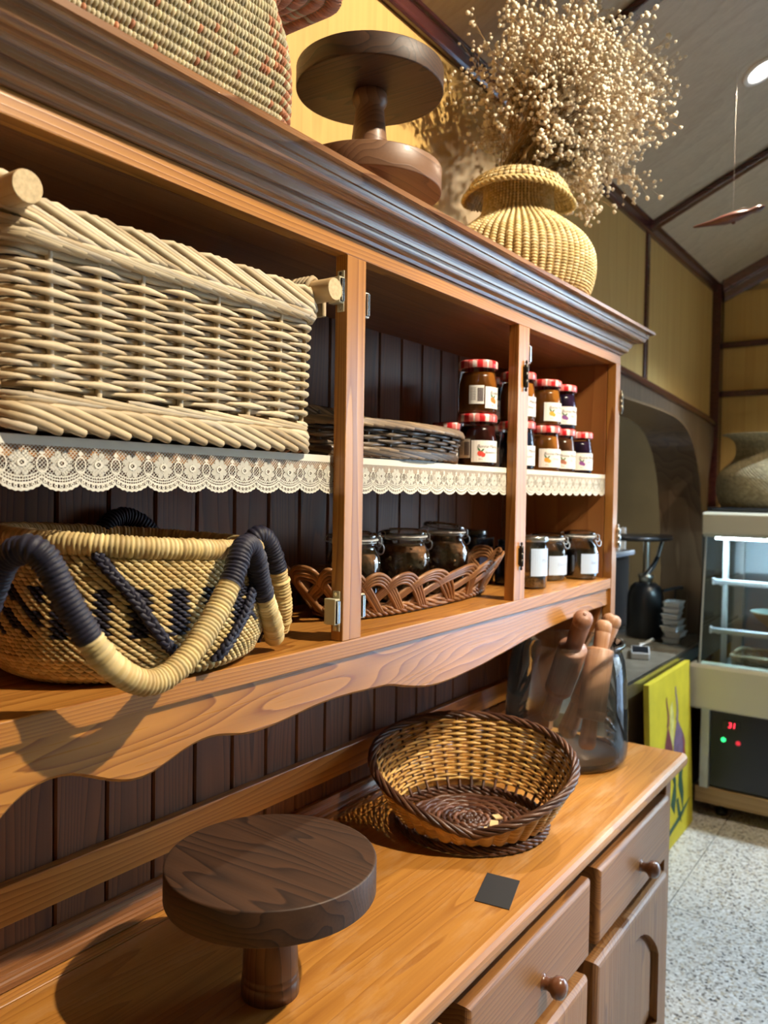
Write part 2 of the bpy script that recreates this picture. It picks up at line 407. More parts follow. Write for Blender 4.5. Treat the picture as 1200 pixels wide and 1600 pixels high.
V = [(p[0], 0.999, p[1]) for p in ia] + [(p[0], 1.205, p[1]) for p in ia] + [(p[0], 1.205, p[1]) for p in ib_] + [(p[0], 0.999, p[1]) for p in ib_]
ln.add(V, [(k * n + i, k * n + i + 1, ((k + 1) % 4) * n + i + 1, ((k + 1) % 4) * n + i) for k in range(4) for i in range(n - 1)], 0, None, False)
ln.build('lining', M_arch, wb)
# room behind the opening
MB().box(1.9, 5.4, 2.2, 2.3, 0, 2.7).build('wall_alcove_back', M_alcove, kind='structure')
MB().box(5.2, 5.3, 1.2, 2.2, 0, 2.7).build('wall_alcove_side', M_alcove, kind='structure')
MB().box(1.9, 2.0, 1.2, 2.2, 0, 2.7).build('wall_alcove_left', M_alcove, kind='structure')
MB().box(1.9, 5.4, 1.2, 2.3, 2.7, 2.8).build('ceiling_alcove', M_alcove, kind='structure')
al = thing('ceiling_downlight', (3.40, 1.75, 2.70), 'added unseen downlight in the alcove ceiling, brightening the arch jamb', 'ceiling light')  # made-up fitting that goes with the added alcove lamp
MB().lathe([(.040, 0), (.058, 0), (.058, -.006), (.046, -.009), (.040, -.004)], (3.40, 1.75, 2.70), 28).build('rim', plain('added_alcove_ring', (.85, .83, .8), .4), al)
MB().lathe([(.039, -.002), (.02, -.004), (0, -.0045)], (3.40, 1.75, 2.70), 28).build('lens', plain('added_alcove_glow', (1, 1, 1), .5, emit=(1, .93, .82), es=20), al)
# end wall on the right, with rails and ply panels
def roof_z(y): return 2.5 + 0.47 * (1.0 - y)
we = MB()
WY0, WY1, WZ = -2.55, -0.42, 2.42      # the tall glazed opening that lets the daylight in
we.prism([(1.2, 0), (WY1, 0), (WY1, roof_z(WY1) + .05), (1.2, roof_z(1.2) + .05)], 0, 4.39, 4.5)
we.prism([(WY1, WZ), (WY0, WZ), (WY0, roof_z(WY0) + .05), (WY1, roof_z(WY1) + .05)], 0, 4.39, 4.5)
we.prism([(WY0, 0), (-2.7, 0), (-2.7, roof_z(-2.7) + .05), (WY0, roof_z(WY0) + .05)], 0, 4.39, 4.5)
we = we.build('wall_right', M_base_wall, kind='structure')
M_fr = plain('window_frame_paint', (0.06, 0.03, 0.02), 0.4)
M_pane = glass('window_glass', (0.97, 0.99, 1.0), 0.3)
f = MB(); xa, xb = 4.41, 4.47
f.box(xa, xb, WY0, WY0 + .06, 0, WZ); f.box(xa, xb, WY1 - .06, WY1, 0, WZ); f.box(xa, xb, WY0 + .06, WY1 - .06, WZ - .06, WZ); f.box(xa, xb, WY0 + .06, WY1 - .06, 0, .08)
ym = (WY0 + WY1) / 2; f.box(xa + .005, xb - .005, ym - .03, ym + .03, .08, WZ - .06)
fo = f.build('window_1', M_fr, kind='structure')
for p, q in ((WY0 + .06, ym - .03), (ym + .03, WY1 - .06)): MB().box(4.438, 4.442, p, q, .08, WZ - .06).build('pane', M_pane, fo)
zs = [0.1, 1.05, 1.94, 2.19, 2.47]
for k, (za, zb) in enumerate(((0.05, 0.98), (1.02, 1.925), (1.955, 2.175), (2.205, 2.46))):
    for (ya, yb) in ((-0.40, 0.972),):
        MB().box(4.378, 4.39, ya, yb, za, zb).build('panel', M_ply, we)
MB().prism([(0.972, 2.49), (-2.5, 2.49), (-2.5, roof_z(-2.5) - .02), (0.972, roof_z(.972) - .02)], 0, 4.378, 4.39).build('panel', M_ply, we)
for z in (1.94, 2.19):
    MB().box(4.36, 4.39, -0.40, 0.975, z - .016, z + .016).build('rail', M_mahog, we, bevel=.003)
# sloping ceiling, boards between battens
def slope_box(mb, x0, x1, y0, y1, d0, d1, mat=0):
    v = []
    for x in (x0, x1):
        for y in (y0, y1):
            for d in (d0, d1): v.append((x, y, roof_z(y) + d))
    return mb.add(v, [(0, 1, 3, 2), (4, 6, 7, 5), (0, 4, 5, 1), (2, 3, 7, 6), (0, 2, 6, 4), (1, 5, 7, 3)], mat)
ce = slope_box(MB(), -2.2, 5.0, -2.7, 1.2, 0.012, 0.10).build('ceiling', M_base_wall, kind='structure')
bx = [-1.55, -0.35, 0.83, 2.02, 3.23, 4.41]
for a, b_ in zip(bx[:-1], bx[1:]):
    for (ya, yb) in ((-2.7, -1.2), (-1.2, 0.0), (0.0, 1.03)):
        slope_box(MB(), a + .002, b_ - .002, ya + .001, yb - .001, 0.0, 0.012).build('panel', M_ceil, ce)
for x in bx[1:-1]:
    slope_box(MB(), x - .022, x + .022, -2.7, 1.0, -0.028, 0.0).build('batten', wood('batten_mahogany', (0.075, 0.02, 0.018), (0.035, 0.009, 0.01), 'Y', ring=12, rough=0.22, coat=0.5) if x == bx[1] else bpy.data.materials['batten_mahogany'], ce, bevel=.004)
# moulded trims where ceiling meets walls
def moulding(x0, x1):
    pr = [(1.03, 2.462), (1.005, 2.462), (1.000, 2.470), (0.998, 2.495), (0.988, 2.50), (0.984, 2.520), (0.970, 2.524), (0.960, 2.545), (0.945, 2.548), (0.93, 2.56), (0.90, 2.548), (0.90, 2.58), (1.03, 2.58)]
    return MB().prism(pr, 0, x0, x1)
moulding(-2.2, 4.39).build('trim_1', M_mahog, bevel=.002, kind='structure')
t2 = MB()
pr = [(4.39, -0.10), (4.365, -0.10), (4.358, -0.085), (4.352, -0.055), (4.335, -0.045), (4.325, -0.01), (4.315, 0.02), (4.39, 0.02)]
n = len(pr); v = []
for y in (0.97, -2.7): v += [(p[0], y, roof_z(y) + p[1]) for p in pr]
t2.add(v, [tuple(range(n)), tuple(range(2 * n - 1, n - 1, -1))] + [(i, i + n, (i + 1) % n + n, (i + 1) % n) for i in range(n)])
t2.build('trim_2', M_mahog, bevel=.002, kind='structure')
# left and front walls; the front wall has the tall glazed openings that let the daylight in
MB().prism([(1.2, 0), (-2.7, 0), (-2.7, roof_z(-2.7)), (1.2, roof_z(1.2))], 0, -2.3, -2.2).build('wall_left', M_base_wall, kind='structure')
wf = MB()
YW = -2.7
zt = roof_z(YW) + .05
wf.box(-2.3, 4.5, YW - .1, YW, 0, zt)
wf.build('wall_front', M_base_wall, kind='structure')
MB().box(4.5, 24, -16, 8, -0.15, -0.02).build('pavement_outside', plain('pavement', (0.42, 0.44, 0.46), 0.8, noise=.2), kind='structure')
# recessed downlights
M_lamp = plain('lamp_glow', (1, 1, 1), 0.5, emit=(1.0, 0.93, 0.82), es=25)
M_ringw = plain('lamp_ring', (0.85, 0.83, 0.8), 0.4)
def downlight(x, y, label):
    z = roof_z(y); t = thing('ceiling_downlight', (x, y, z), label, 'ceiling light', 'recessed downlights')
    nrm = np.array((0, -0.47, -1.0)); nrm /= np.linalg.norm(nrm); e1 = np.array((1.0, 0, 0)); e2 = np.cross(nrm, e1)
    def ring(r, h, k=28):
        a = np.linspace(0, 2 * PI, k, endpoint=False)
        return np.array((x, y, z)) + r * np.cos(a)[:, None] * e1 + r * np.sin(a)[:, None] * e2 + h * nrm
    k = 28; m = MB(); R = [ring(.058, 0.0), ring(.058, .006), ring(.046, .009), ring(.040, .004), ring(.040, .001)]
    m.add(np.concatenate(R), [(i * k + j, i * k + (j + 1) % k, (i + 1) * k + (j + 1) % k, (i + 1) * k + j) for i in range(4) for j in range(k)], 0, None, True)
    m.build('rim', M_ringw, t)
    MB().add(np.concatenate([ring(.0395, .003), ring(.02, .0045)]), [tuple(range(28, 56))] + [(j, (j + 1) % k, k + (j + 1) % k, k + j) for j in range(k)], 0, None, True).build('lens', M_lamp, t)
downlight(2.69, 0.509, 'round white recessed downlight glowing in the sloping ceiling at the right edge')
downlight(1.48, -1.25, 'round white recessed downlight in the ceiling out in front of the dresser')
downlight(0.95, -1.90, 'round white recessed downlight in the ceiling in front of the dresser, left one')
downlight(3.90, -0.60, 'round cool white recessed downlight in the ceiling above the display fridge')
downlight(3.10, -0.30, 'round white recessed downlight in the ceiling in front of the display fridge')
# ------------------------------------------------------------------ dresser: upper hutch
hu = thing('dresser_hutch', (1.185, 0.85, 0.775), 'honey pine open shelf hutch with stepped cornice and wavy apron, standing on the sideboard', 'hutch')
XL, XR, YF, YB = 0.34, 2.03, 0.70, 0.985
# planks
k = -4
while True:
    xa = 0.621 + 0.0826 * (k); xb = xa + 0.0826; k += 1
    if xb < XL + .02: continue
    if xa > XR - .03: break
    a, b_ = max(xa, XL + .02) + .0012, min(xb, XR - .033) - .0012
    m = MB(); m.prism([(a, YB + .010), (a, YB + .003), (a + .003, YB), (b_ - .003, YB), (b_, YB + .003), (b_, YB + .010)], 2, 0.785, 1.751)
    m.build('plank', M_plank, hu)
MB().box(XL + .02, XR - .033, YB + .0095, YB + .014, 0.785, 1.751).build('back_board', M_black, hu)
# side panels with a bracket cut at the foot
br = [(YF + .023, 1.751), (YF + .023, 1.13), (.735, 1.08), (.765, 1.02), (.81, .94), (.85, .88), (.862, .776), (YB + .014, .776), (YB + .014, 1.751)]
MB().prism(br, 0, XL, XL + .02).build('side_panel', M_panel_in, hu, bevel=.001)
MB().prism(br, 0, XR - .033, XR - .005).build('side_panel', M_panel_in, hu, bevel=.001)
# top board, shelves
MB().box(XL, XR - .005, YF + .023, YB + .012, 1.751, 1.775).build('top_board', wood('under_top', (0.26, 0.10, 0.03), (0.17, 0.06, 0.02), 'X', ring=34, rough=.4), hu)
MB().box(XL + .02, XR - .033, YF + .0245, YB, 1.446, 1.466).build('shelf', M_pine_x, hu, bevel=.001)
MB().box(XL + .02, XR - .033, YF, YB, 1.177, 1.202).build('shelf', M_pine_x, hu, bevel=.0015)
# face frame
MB().box(XL, XR, YF, YF + .023, 1.751, 1.775).build('top_rail', M_pine_x, hu, bevel=.0008)
for a, b_, z0 in ((XL, XL + .033, 1.202), (.889, .933, 1.202), (1.4375, 1.4865, 1.202)):
    MB().box(a, b_, YF, YF + .0215, z0, 1.751).build('stile', M_pine_z, hu, bevel=.0012)
MB().prism([(1.997, 1.751), (1.997, 1.177), (1.997, 1.10), (2.03, 1.10), (2.03, 1.751)], 1, YF - .001, YF + .0215).build('stile', M_pine_z, hu, bevel=.0012)
# apron with its wavy lower edge
ap = [(.36, 1.075), (.387, 1.105), (.405, 1.121), (.424, 1.130), (.445, 1.1325), (.465, 1.130), (.49, 1.118), (.515, 1.106), (.54, 1.0985), (.559, 1.099), (.585, 1.108), (.613, 1.118), (.64, 1.1225), (.663, 1.121), (.68, 1.116), (.695, 1.111), (.722, 1.1085), (.752, 1.109), (.80, 1.1135), (.841, 1.1175), (.885, 1.119), (.929, 1.1175), (.98, 1.1145), (1.01, 1.113), (1.029, 1.112), (1.042, 1.106), (1.058, 1.102), (1.085, 1.0965), (1.12, 1.089), (1.155, 1.0855), (1.187, 1.085), (1.22, 1.0855), (1.26, 1.0875), (1.328, 1.0915), (1.38, 1.097), (1.435, 1.102), (1.51, 1.110), (1.588, 1.117), (1.64, 1.121), (1.692, 1.124), (1.76, 1.127), (1.82, 1.129), (1.90, 1.131), (1.9965, 1.131)]
def smooth_line(p, n=6):
    p = np.array(p); d = np.r_[0, np.cumsum(np.linalg.norm(np.diff(p, axis=0), axis=1))]
    t = np.linspace(0, d[-1], len(p) * 3)
    q = np.stack([np.interp(t, d, p[:, 0]), np.interp(t, d, p[:, 1])], 1)
    for _ in range(n):
        q[1:-1] = .25 * q[:-2] + .5 * q[1:-1] + .25 * q[2:]
    return q
aq = smooth_line(ap, 3)
m = MB(); n = len(aq); yA, yB_ = YF + .007, YF + .025
ringsets = [(yA, 1.177, True), (yA, .004, False), (yA + .0025, .0008, False), (yA + .006, 0, False), (yB_, 0, False), (yB_, 1.177, True)]
V = []
for y, dz, top in ringsets:
    for x, z in aq: V.append((x, y, 1.177 if top else z + dz))
F = []
for i in range(len(ringsets) - 1):
    for j in range(n - 1): F.append((i * n + j, i * n + j + 1, (i + 1) * n + j + 1, (i + 1) * n + j))
m.add(V, F, 0, None, False)
ao = m.build('apron', M_apron, hu)
# cornice: stepped beads leaning forward, returned on both ends
pr = [(0.0, 1.7755), (.004, 1.7755), (.006, 1.780)]
def bead(o0, z0, o1, z1, bulge, k=6):
    for i in range(1, k + 1):
        t = i / k; o = o0 + (o1 - o0) * t; z = z0 + (z1 - z0) * t; s = math.sin(PI * t) * bulge
        L = math.hypot(o1 - o0, z1 - z0); pr.append((o + s * (z1 - z0) / L, z - s * (o1 - o0) / L))
bead(.006, 1.780, .016, 1.793, .0035); pr.append((.020, 1.7935)); bead(.020, 1.7935, .034, 1.808, -.004); pr.append((.0375, 1.808))
bead(.0375, 1.808, .050, 1.820, .0035); pr.append((.0535, 1.8205)); bead(.0535, 1.8205, .064, 1.8305, -.003); pr.append((.067, 1.831)); pr.append((.0675, 1.838)); pr.append((-.02, 1.838))
V = []; n = len(pr)
for o, z in pr:
    V += [(XL - o, .99, z), (XL - o, YF - o, z), (XR + o, YF - o, z), (XR + o, .99, z)]
F = [(i * 4 + j, i * 4 + j + 1, (i + 1) * 4 + j + 1, (i + 1) * 4 + j) for i in range(n - 1) for j in range(3)]
m = MB().add(V, F)
m.open = False
co = m.build('cornice', M_cornice, hu)
MB().box(XL, XR, .715, .99, 1.820, 1.8365).build('dust_board', M_cornice, hu)
# lower back rail
MB().box(XL + .02, XR - .033, .968, YB, .853, .905).build('back_rail', M_pine_x, hu, bevel=.0015)
# magnetic catches and hinge plates
M_catch = plain('catch_ivory', (0.52, 0.47, 0.32), 0.4)
def catch(xf, sgn, z, body=M_catch):
    """plastic magnet catch screwed to a stile side, magnet plates facing the front"""
    p = MB(); x1 = xf + sgn * .0022
    p.box(min(xf, x1), max(xf, x1), .7045, .7165, z - .029, z + .029).build
    o = p.build('magnetic_catch', M_steel if sgn > 0 else M_catch, hu, bevel=.0006)
    a, b_ = sorted((xf + sgn * .0022, xf + sgn * .0135))
    q = MB(); q.box(a, b_, .7035, .7235, z - .0185, z + .0185)
    q.build('catch_body', body, o, bevel=.0012)
    g = MB(); g.box(a + .0025, b_ - .0025, .7018, .7040, z - .016, z + .016); g.build('magnet_slot', M_black, o)
    for t in (.3, .62):
        xx = a + (b_ - a) * t
        MB().box(xx - .0007, xx + .0007, .7000, .7040, z - .0155, z + .0155).build('magnet_plate', M_steel, o)
    for dz in (-.0245, .0245):
        MB().tube([(x1 - sgn * .0008, .7105, z + dz), (x1 + sgn * .0012, .7105, z + dz)], .0028, 8).build('screw', M_steel, o)
catch(.889, -1, 1.700); catch(.889, -1, 1.245)
catch(.933, 1, 1.690, M_white); catch(.933, 1, 1.2475)
catch(1.4865, 1, 1.700, M_white)
M_bronze = plain('dark_bronze', (0.05, 0.045, 0.038), 0.35, metal=0.9)
def hinge(x, z, h=.036, mat=M_bronze, r=.0042):
    o = MB().box(x - .006, x + .0005, YF - .0016, YF, z - h * .42, z + h * .42).build('hinge_leaf', mat, hu)
    MB().lathe([(0, -h * .72), (.0018, -h * .70), (.0026, -h * .6), (.0013, -h * .54), (r, -h * .5), (r, -h * .17), (r * .9, -h * .165), (r, -h * .16), (r, h * .16), (r * .9, h * .165), (r, h * .17), (r, h * .5), (.0013, h * .54), (.0026, h * .6), (.0018, h * .70), (0, h * .72)], (x + .001, YF - .004, z), 12).build('knuckle', mat, o)
hinge(1.465, 1.652, .044); hinge(1.460, 1.291, .04)
hinge(2.031, 1.655, .044, M_brass, .005); hinge(2.031, 1.305, .05, M_steel, .0065)
# ------------------------------------------------------------------ dresser: lower sideboard
sb = thing('dresser_sideboard', (1.185, 0.76, 0.0), 'low honey pine sideboard with worn top, drawers and arched doors under the hutch', 'sideboard')
MB().box(XL, XR, .602, .99, 0.07, .735).build('carcass', M_front_z, sb, bevel=.001)
MB().box(1.9885, XR, .546, .6015, 0.07, .735).build('end_stile', M_front_z, sb, bevel=.002)
MB().box(XL, .4525, .546, .6015, 0.07, .735).build('end_stile', M_front_z, sb, bevel=.002)
MB().box(XL + .03, XR - .03, .59, .98, 0.0, .07).build('plinth', M_front, sb)
# worktop board with rounded nose, then a fixed back strip and a cove moulding
rn = [(.940 - .001, .735), (.528, .735), (.520, .738), (.516, .745), (.515, .752), (.5155, .760), (.519, .767), (.526, .770), (.938, .770), (.939, .769)]
MB().prism(rn, 0, XL - .03, XR + .03).build('worktop', M_top, sb, bevel=.0015)
MB().prism([(.9415, .735), (.9415, .769), (.9425, .770), (.962, .7715), (.962, .735)], 0, XL - .03, XR + .03).build('back_strip', M_pine_x, sb)
mo = [(.962, .7725), (.962, .779), (.9625, .783), (.965, .785), (.968, .786), (.970, .7895), (.971, .797), (.974, .806), (.978, .812), (.9832, .815), (.9845, .7725)]
MB().prism(mo, 0, XL + .02, XR - .033).build('cove_moulding', wood('cove_pine', (0.27, 0.11, 0.035), (0.16, 0.06, 0.02), 'X', ring=36, rough=.25, coat=.4), hu, smooth=False)
def rounded_front(name, x0, x1, z0, z1, mat, r=.010, y0=.536, y1=.6015):
    m = MB(); k = 6
    lay = [(y1, 0)] + [(y0 + r * (1 - math.cos(a)), r * (1 - math.sin(a))) if False else (y0 + r * (1 - math.sin(a)), r * (1 - math.cos(a))) for a in np.linspace(0, PI / 2, k)]
    V = []
    for y, ins in lay: V += [(x0 + ins, y, z0 + ins), (x1 - ins, y, z0 + ins), (x1 - ins, y, z1 - ins), (x0 + ins, y, z1 - ins)]
    n = len(lay); F = [(i * 4 + j, i * 4 + (j + 1) % 4, (i + 1) * 4 + (j + 1) % 4, (i + 1) * 4 + j) for i in range(n - 1) for j in range(4)]
    F += [(0, 1, 2, 3), tuple((n - 1) * 4 + j for j in (3, 2, 1, 0))]
    m.add(V, F); return m.build(name, mat, sb)
def knob(x, z, par, y=.536):
    pr = [(0.0, -.042), (.010, -.0405), (.017, -.0355), (.0195, -.028), (.018, -.0205), (.0125, -.015), (.0105, -.009), (.012, -.002), (.014, 0.0)]
    m = MB(); kk = 20; t = np.linspace(0, 2 * PI, kk, endpoint=False)
    V = np.array([(x + p[0] * math.cos(a), y + p[1], z + p[0] * math.sin(a)) for p in pr for a in t])
    F = [(i * kk + j, i * kk + (j + 1) % kk, (i + 1) * kk + (j + 1) % kk, (i + 1) * kk + j) for i in range(len(pr) - 1) for j in range(kk)]
    m.add(V, F, 0, None, True); m.build('knob', M_knob, par)
for x0, x1 in ((.455, .935), (.985, 1.462), (1.508, 1.985)):
    d = rounded_front('drawer', x0, x1, .530, .682, M_front)
    knob((x0 + x1) / 2 + .022, .590, d)
    # panelled door: frame with an arched opening and a raised field
    xa, xb, za, zb = x0, x1, .09, .492
    cx = (xa + xb) / 2; wv = .06
    arc = [(xa + wv, za + wv), (xb - wv, za + wv), (xb - wv, zb - .175)]
    for t in np.linspace(0, 1, 21): 
        x = (xb - wv) + (xa + wv - xb + wv) * t; arc.append((x, zb - .175 + .113 * (math.sin(PI * t) ** .8)))
    arc.append((xa + wv, zb - .175))
    # frame as a ring: bridge outer rectangle to the arch with a bmesh fill
    bm = bmesh.new()
    def loop(pts, y):
        vs = [bm.verts.new((p[0], y, p[1])) for p in pts]
        return vs, [bm.edges.new((vs[i], vs[(i + 1) % len(vs)])) for i in range(len(vs))]
    out = [(xa + .012, za + .012), (xb - .012, za + .012), (xb - .012, zb - .012), (xa + .012, zb - .012)]
    v1, e1 = loop(out, .536); v2, e2 = loop(arc, .536)
    bmesh.ops.triangle_fill(bm, edges=e1 + e2, use_beauty=True)
    v3 = [bm.verts.new((p[0], .556, p[1])) for p in arc]
    for i in range(len(arc)): bm.faces.new((v2[i], v2[(i + 1) % len(arc)], v3[(i + 1) % len(arc)], v3[i]))
    rim = [[bm.verts.new((x, y, z)) for x, z in ((xa + a, za + a), (xb - a, za + a), (xb - a, zb - a), (xa + a, zb - a))] for y, a in ((.5375, .006), (.541, .002), (.546, 0.0), (.6015, 0.0))]
    pv = v1
    for rr in rim:
        for j in range(4): bm.faces.new((pv[j], pv[(j + 1) % 4], rr[(j + 1) % 4], rr[j]))
        pv = rr
    bmesh.ops.recalc_face_normals(bm, faces=bm.faces)
    org = Vector(sb['_w'])
    for v in bm.verts: v.co -= org
    me = bpy.data.meshes.new('door'); bm.to_mesh(me); bm.free(); me.materials.append(M_front_z)
    do = bpy.data.objects.new('door', me); C.objects.link(do); do.parent = sb; do['_w'] = list(org)
    q = MB(); c0 = np.array(arc); cen = c0.mean(0); V = []; L_ = [(.5555, 1.0), (.5555, .975), (.546, .80), (.5445, .78)]
    for y, s_ in L_: V += [(cen[0] + (p[0] - cen[0]) * s_, y, cen[1] + (p[1] - cen[1]) * s_) for p in arc]
    n = len(arc); F = [(i * n + j, i * n + (j + 1) % n, (i + 1) * n + (j + 1) % n, (i + 1) * n + j) for i in range(3) for j in range(n)] + [tuple(3 * n + j for j in range(n))]
    q.add(V, F); q.build('raised_panel', M_front_z, do)
# ------------------------------------------------------------------ weaving helpers
def pal(cols, n, jit=0.08):
    c = np.asarray(cols, float)[rng.integers(0, len(cols), n)]
    return c * (1 + rng.normal(0, jit, (n, 1)))
def normals(surf, u, v, e=1e-3):
    a = surf(u + e, v) - surf(u - e, v); b = surf(u, v + e) - surf(u, v - e)
    n = np.cross(a, b); return n / np.maximum(np.linalg.norm(n, axis=1, keepdims=True), 1e-12), a / np.maximum(np.linalg.norm(a, axis=1, keepdims=True), 1e-12), b / np.maximum(np.linalg.norm(b, axis=1, keepdims=True), 1e-12)
# stitch template: x along, y across, z out; 4 rings of 6
_k = 6; _t = np.linspace(0, 2 * PI, _k, endpoint=False)
def stitch_template(bend=0.6):
    V = [(-1, 0, -bend)]
    for s_, r in ((-.72, .62), (-.25, 1.0), (.25, 1.0), (.72, .62)):
        for a in _t: V.append((s_, r * math.cos(a), r * math.sin(a) + bend * (math.cos(s_ * PI / 2) * 1.6 - 1)))
    V.append((1, 0, -bend))
    F = []
    for i in range(3):
        for j in range(_k): F.append((1 + i * _k + j, 1 + i * _k + (j + 1) % _k, 1 + (i + 1) * _k + (j + 1) % _k, 1 + (i + 1) * _k + j))
    for j in range(_k):
        F.append((0, 1 + (j + 1) % _k, 1 + j, 0)); F.append((1 + 4 * _k - _k + j, 1 + 4 * _k - _k + (j + 1) % _k, len(V) - 1, len(V) - 1))
    return np.array(V), F
def clean(F): return [tuple(dict.fromkeys(q)) for q in F]
_ST, _SF = stitch_template()
_SFq = [q for q in _SF if len(set(q)) == 4]; _SFt = [tuple(dict.fromkeys(q)) for q in _SF if len(set(q)) == 3]
def pack2(mb, cen, A, B, D, col=None, mat=0):
    """stitches: quads and end triangles share one vertex block"""
    cen = np.asarray(cen); n = len(cen); m = len(_ST)
    V = cen[:, None, :] + _ST[None, :, 0:1] * A[:, None, :] + _ST[None, :, 1:2] * B[:, None, :] + _ST[None, :, 2:3] * D[:, None, :]
    off = (np.arange(n) * m)[:, None, None]
    F = (np.array(_SFq)[None] + off).reshape(-1, 4).tolist() + (np.array(_SFt)[None] + off).reshape(-1, 3).tolist()
    mb.add(V.reshape(-1, 3), F, mat, None if col is None else np.repeat(col, m, 0), True)
def stitched(mb, surf, nu, nv, lu=1.25, wv=0.62, thick=0.0025, tilt=0.0, stagger=0.5, colf=None, cols=((.6, .45, .2),), v0=0.0, v1=1.0, mat=0, jit=0.1, flip=1, u0=0.0, u1=1.0, closed=True):
    """cover a surface with short plaited stitches"""
    J, I = np.meshgrid(np.arange(nv), np.arange(nu), indexing='ij')
    du = (u1 - u0) / nu; dv = (v1 - v0) / nv
    u = u0 + (I + .5 + stagger * (J % 2)).ravel() * du; v = v0 + (J + .5).ravel() * dv
    if closed: u = u0 + np.mod(u - u0, u1 - u0)
    n, tu, tv = normals(surf, u, v)
    Lu = np.linalg.norm(surf(u + du / 2, v) - surf(u - du / 2, v), axis=1, keepdims=True)
    Lv = np.linalg.norm(surf(u, v + dv / 2) - surf(u, v - dv / 2), axis=1, keepdims=True)
    A = (tu + tilt * tv * Lv / Lu) * Lu * lu / 2; B = tv * Lv * wv
    c = pal(cols, len(u), jit)
    if colf is not None: c = colf(u, v, c)
    P = surf(u, v)
    pack2(mb, P, A, B, n * thick * flip, c, mat)
def grains(mb, surf, nu, nv, lv=1.1, wu=.52, thick=.003, tilt=0.0, colf=None, cols=((.6, .45, .2),), jit=0.1, stagger=.5):
    """rows of short upright stitches"""
    J, I = np.meshgrid(np.arange(nv), np.arange(nu), indexing='ij'); u = np.mod((I + .5 + stagger * (J % 2)).ravel() / nu, 1); v = (J + .5).ravel() / nv
    n, tu, tv = normals(surf, u, v)
    Lu = np.linalg.norm(surf(u + .5 / nu, v) - surf(u - .5 / nu, v), axis=1, keepdims=True); Lv = np.linalg.norm(surf(u, v + .5 / nv) - surf(u, v - .5 / nv), axis=1, keepdims=True)
    c = pal(cols, len(u), jit)
    if colf is not None: c = colf(u, v, c)
    pack2(mb, surf(u, v), (tv + tilt * tu * np.minimum(Lu / Lv, .6)) * Lv * lv / 2, tu * Lu * wu, n * thick, c)
def rods(mb, surf, nst, nrow, rr, amp, v0, v1, cols, sub=6, sides=6, jit=0.07, mat=0, vary=0.35, colf=None, wob=0.0, u0=0, closed=True):
    """over-one-under-one weavers round upright stakes; each rod swells where it shows outside"""
    for j in range(nrow):
        v = v0 + (v1 - v0) * (j + .5) / nrow
        n = nst * sub; u = np.arange(n) / n
        ph = PI * (u * nst + j)
        vv = np.full(n, v) + wob * rng.normal(0, 1) 
        Nn, tu, tv = normals(surf, u, vv)
        P = surf(u, vv) + Nn * (amp * np.cos(ph))[:, None]
        r = rr * (1 - vary / 2 + vary / 2 * np.cos(2 * ph)) * (1 + rng.normal(0, .04))
        seg = pal(cols, nst + 1, jit)
        idx = (np.floor(u * nst + .5 + (j % 2)).astype(int) // 2 * 2 + (j % 2)) % (nst + 1)
        col = seg[idx]
        if colf is not None: col = colf(u, vv, col)
        mb.tube(P, r, sides, closed=True, ref=tv, mat=mat, col=col)
def stakes(mb, surf, nst, r, v0, v1, cols, k=10, sides=6, off=0.0, mat=0, shift=0.0):
    for i in range(nst):
        v = np.linspace(v0, v1, k); u = np.full(k, (i + shift) / nst)
        Nn, tu, tv = normals(surf, u, v)
        mb.tube(surf(u, v) + Nn * off, r, sides, ref=tu, mat=mat, col=np.tile(pal(cols, 1)[0], (k, 1)))
def rope(mb, curve, R, r, nstr, turns, cols, n=240, sides=6, mat=0, closed=True, ref=(0, 0, 1)):
    """strands twisted round a closed curve"""
    t = np.arange(n) / n if closed else np.linspace(0, 1, n)
    P = curve(t); T = np.roll(P, -1, 0) - np.roll(P, 1, 0) if closed else np.gradient(P, axis=0)
    T /= np.linalg.norm(T, axis=1, keepdims=True)
    a = np.broadcast_to(np.asarray(ref, float), P.shape); Nn = a - T * (a * T).sum(1, keepdims=True); Nn /= np.linalg.norm(Nn, axis=1, keepdims=True); B = np.cross(T, Nn)
    for s_ in range(nstr):
        ph = 2 * PI * (turns * t + s_ / nstr)
        Q = P + R * (np.cos(ph)[:, None] * Nn + np.sin(ph)[:, None] * B)
        mb.tube(Q, r, sides, closed=closed, mat=mat, ref=Nn * np.cos(ph)[:, None] + B * np.sin(ph)[:, None], col=np.tile(pal(cols, 1)[0], (n, 1)))
def wrapped(mb, path, r, wrap, cols, sides=12, mat=0, slant=0.35, depth=0.13, colf=None, per=5):
    """a core bound with side-by-side turns of straw: ribbed tube"""
    P = np.asarray(path, float); d = np.r_[0, np.cumsum(np.linalg.norm(np.diff(P, axis=0), axis=1))]
    nw = max(3, int(d[-1] / wrap)); n = nw * per + 1; s_ = np.linspace(0, d[-1], n)
    Q = np.stack([np.interp(s_, d, P[:, i]) for i in range(3)], 1)
    for _ in range(8): Q[1:-1] = .25 * Q[:-2] + .5 * Q[1:-1] + .25 * Q[2:]
    wi = np.minimum((np.arange(n) // per), nw - 1); wc = pal(cols, nw, .12); wr = 1 + rng.normal(0, .035, nw)
    rr = r * wr[wi] * (1 - depth + depth * np.abs(np.sin(PI * np.arange(n) / per)) ** .6)
    col = wc[wi]
    if colf is not None: col = colf(s_ / d[-1], col)
    mb.tube(Q, rr, sides, mat=mat, col=col)
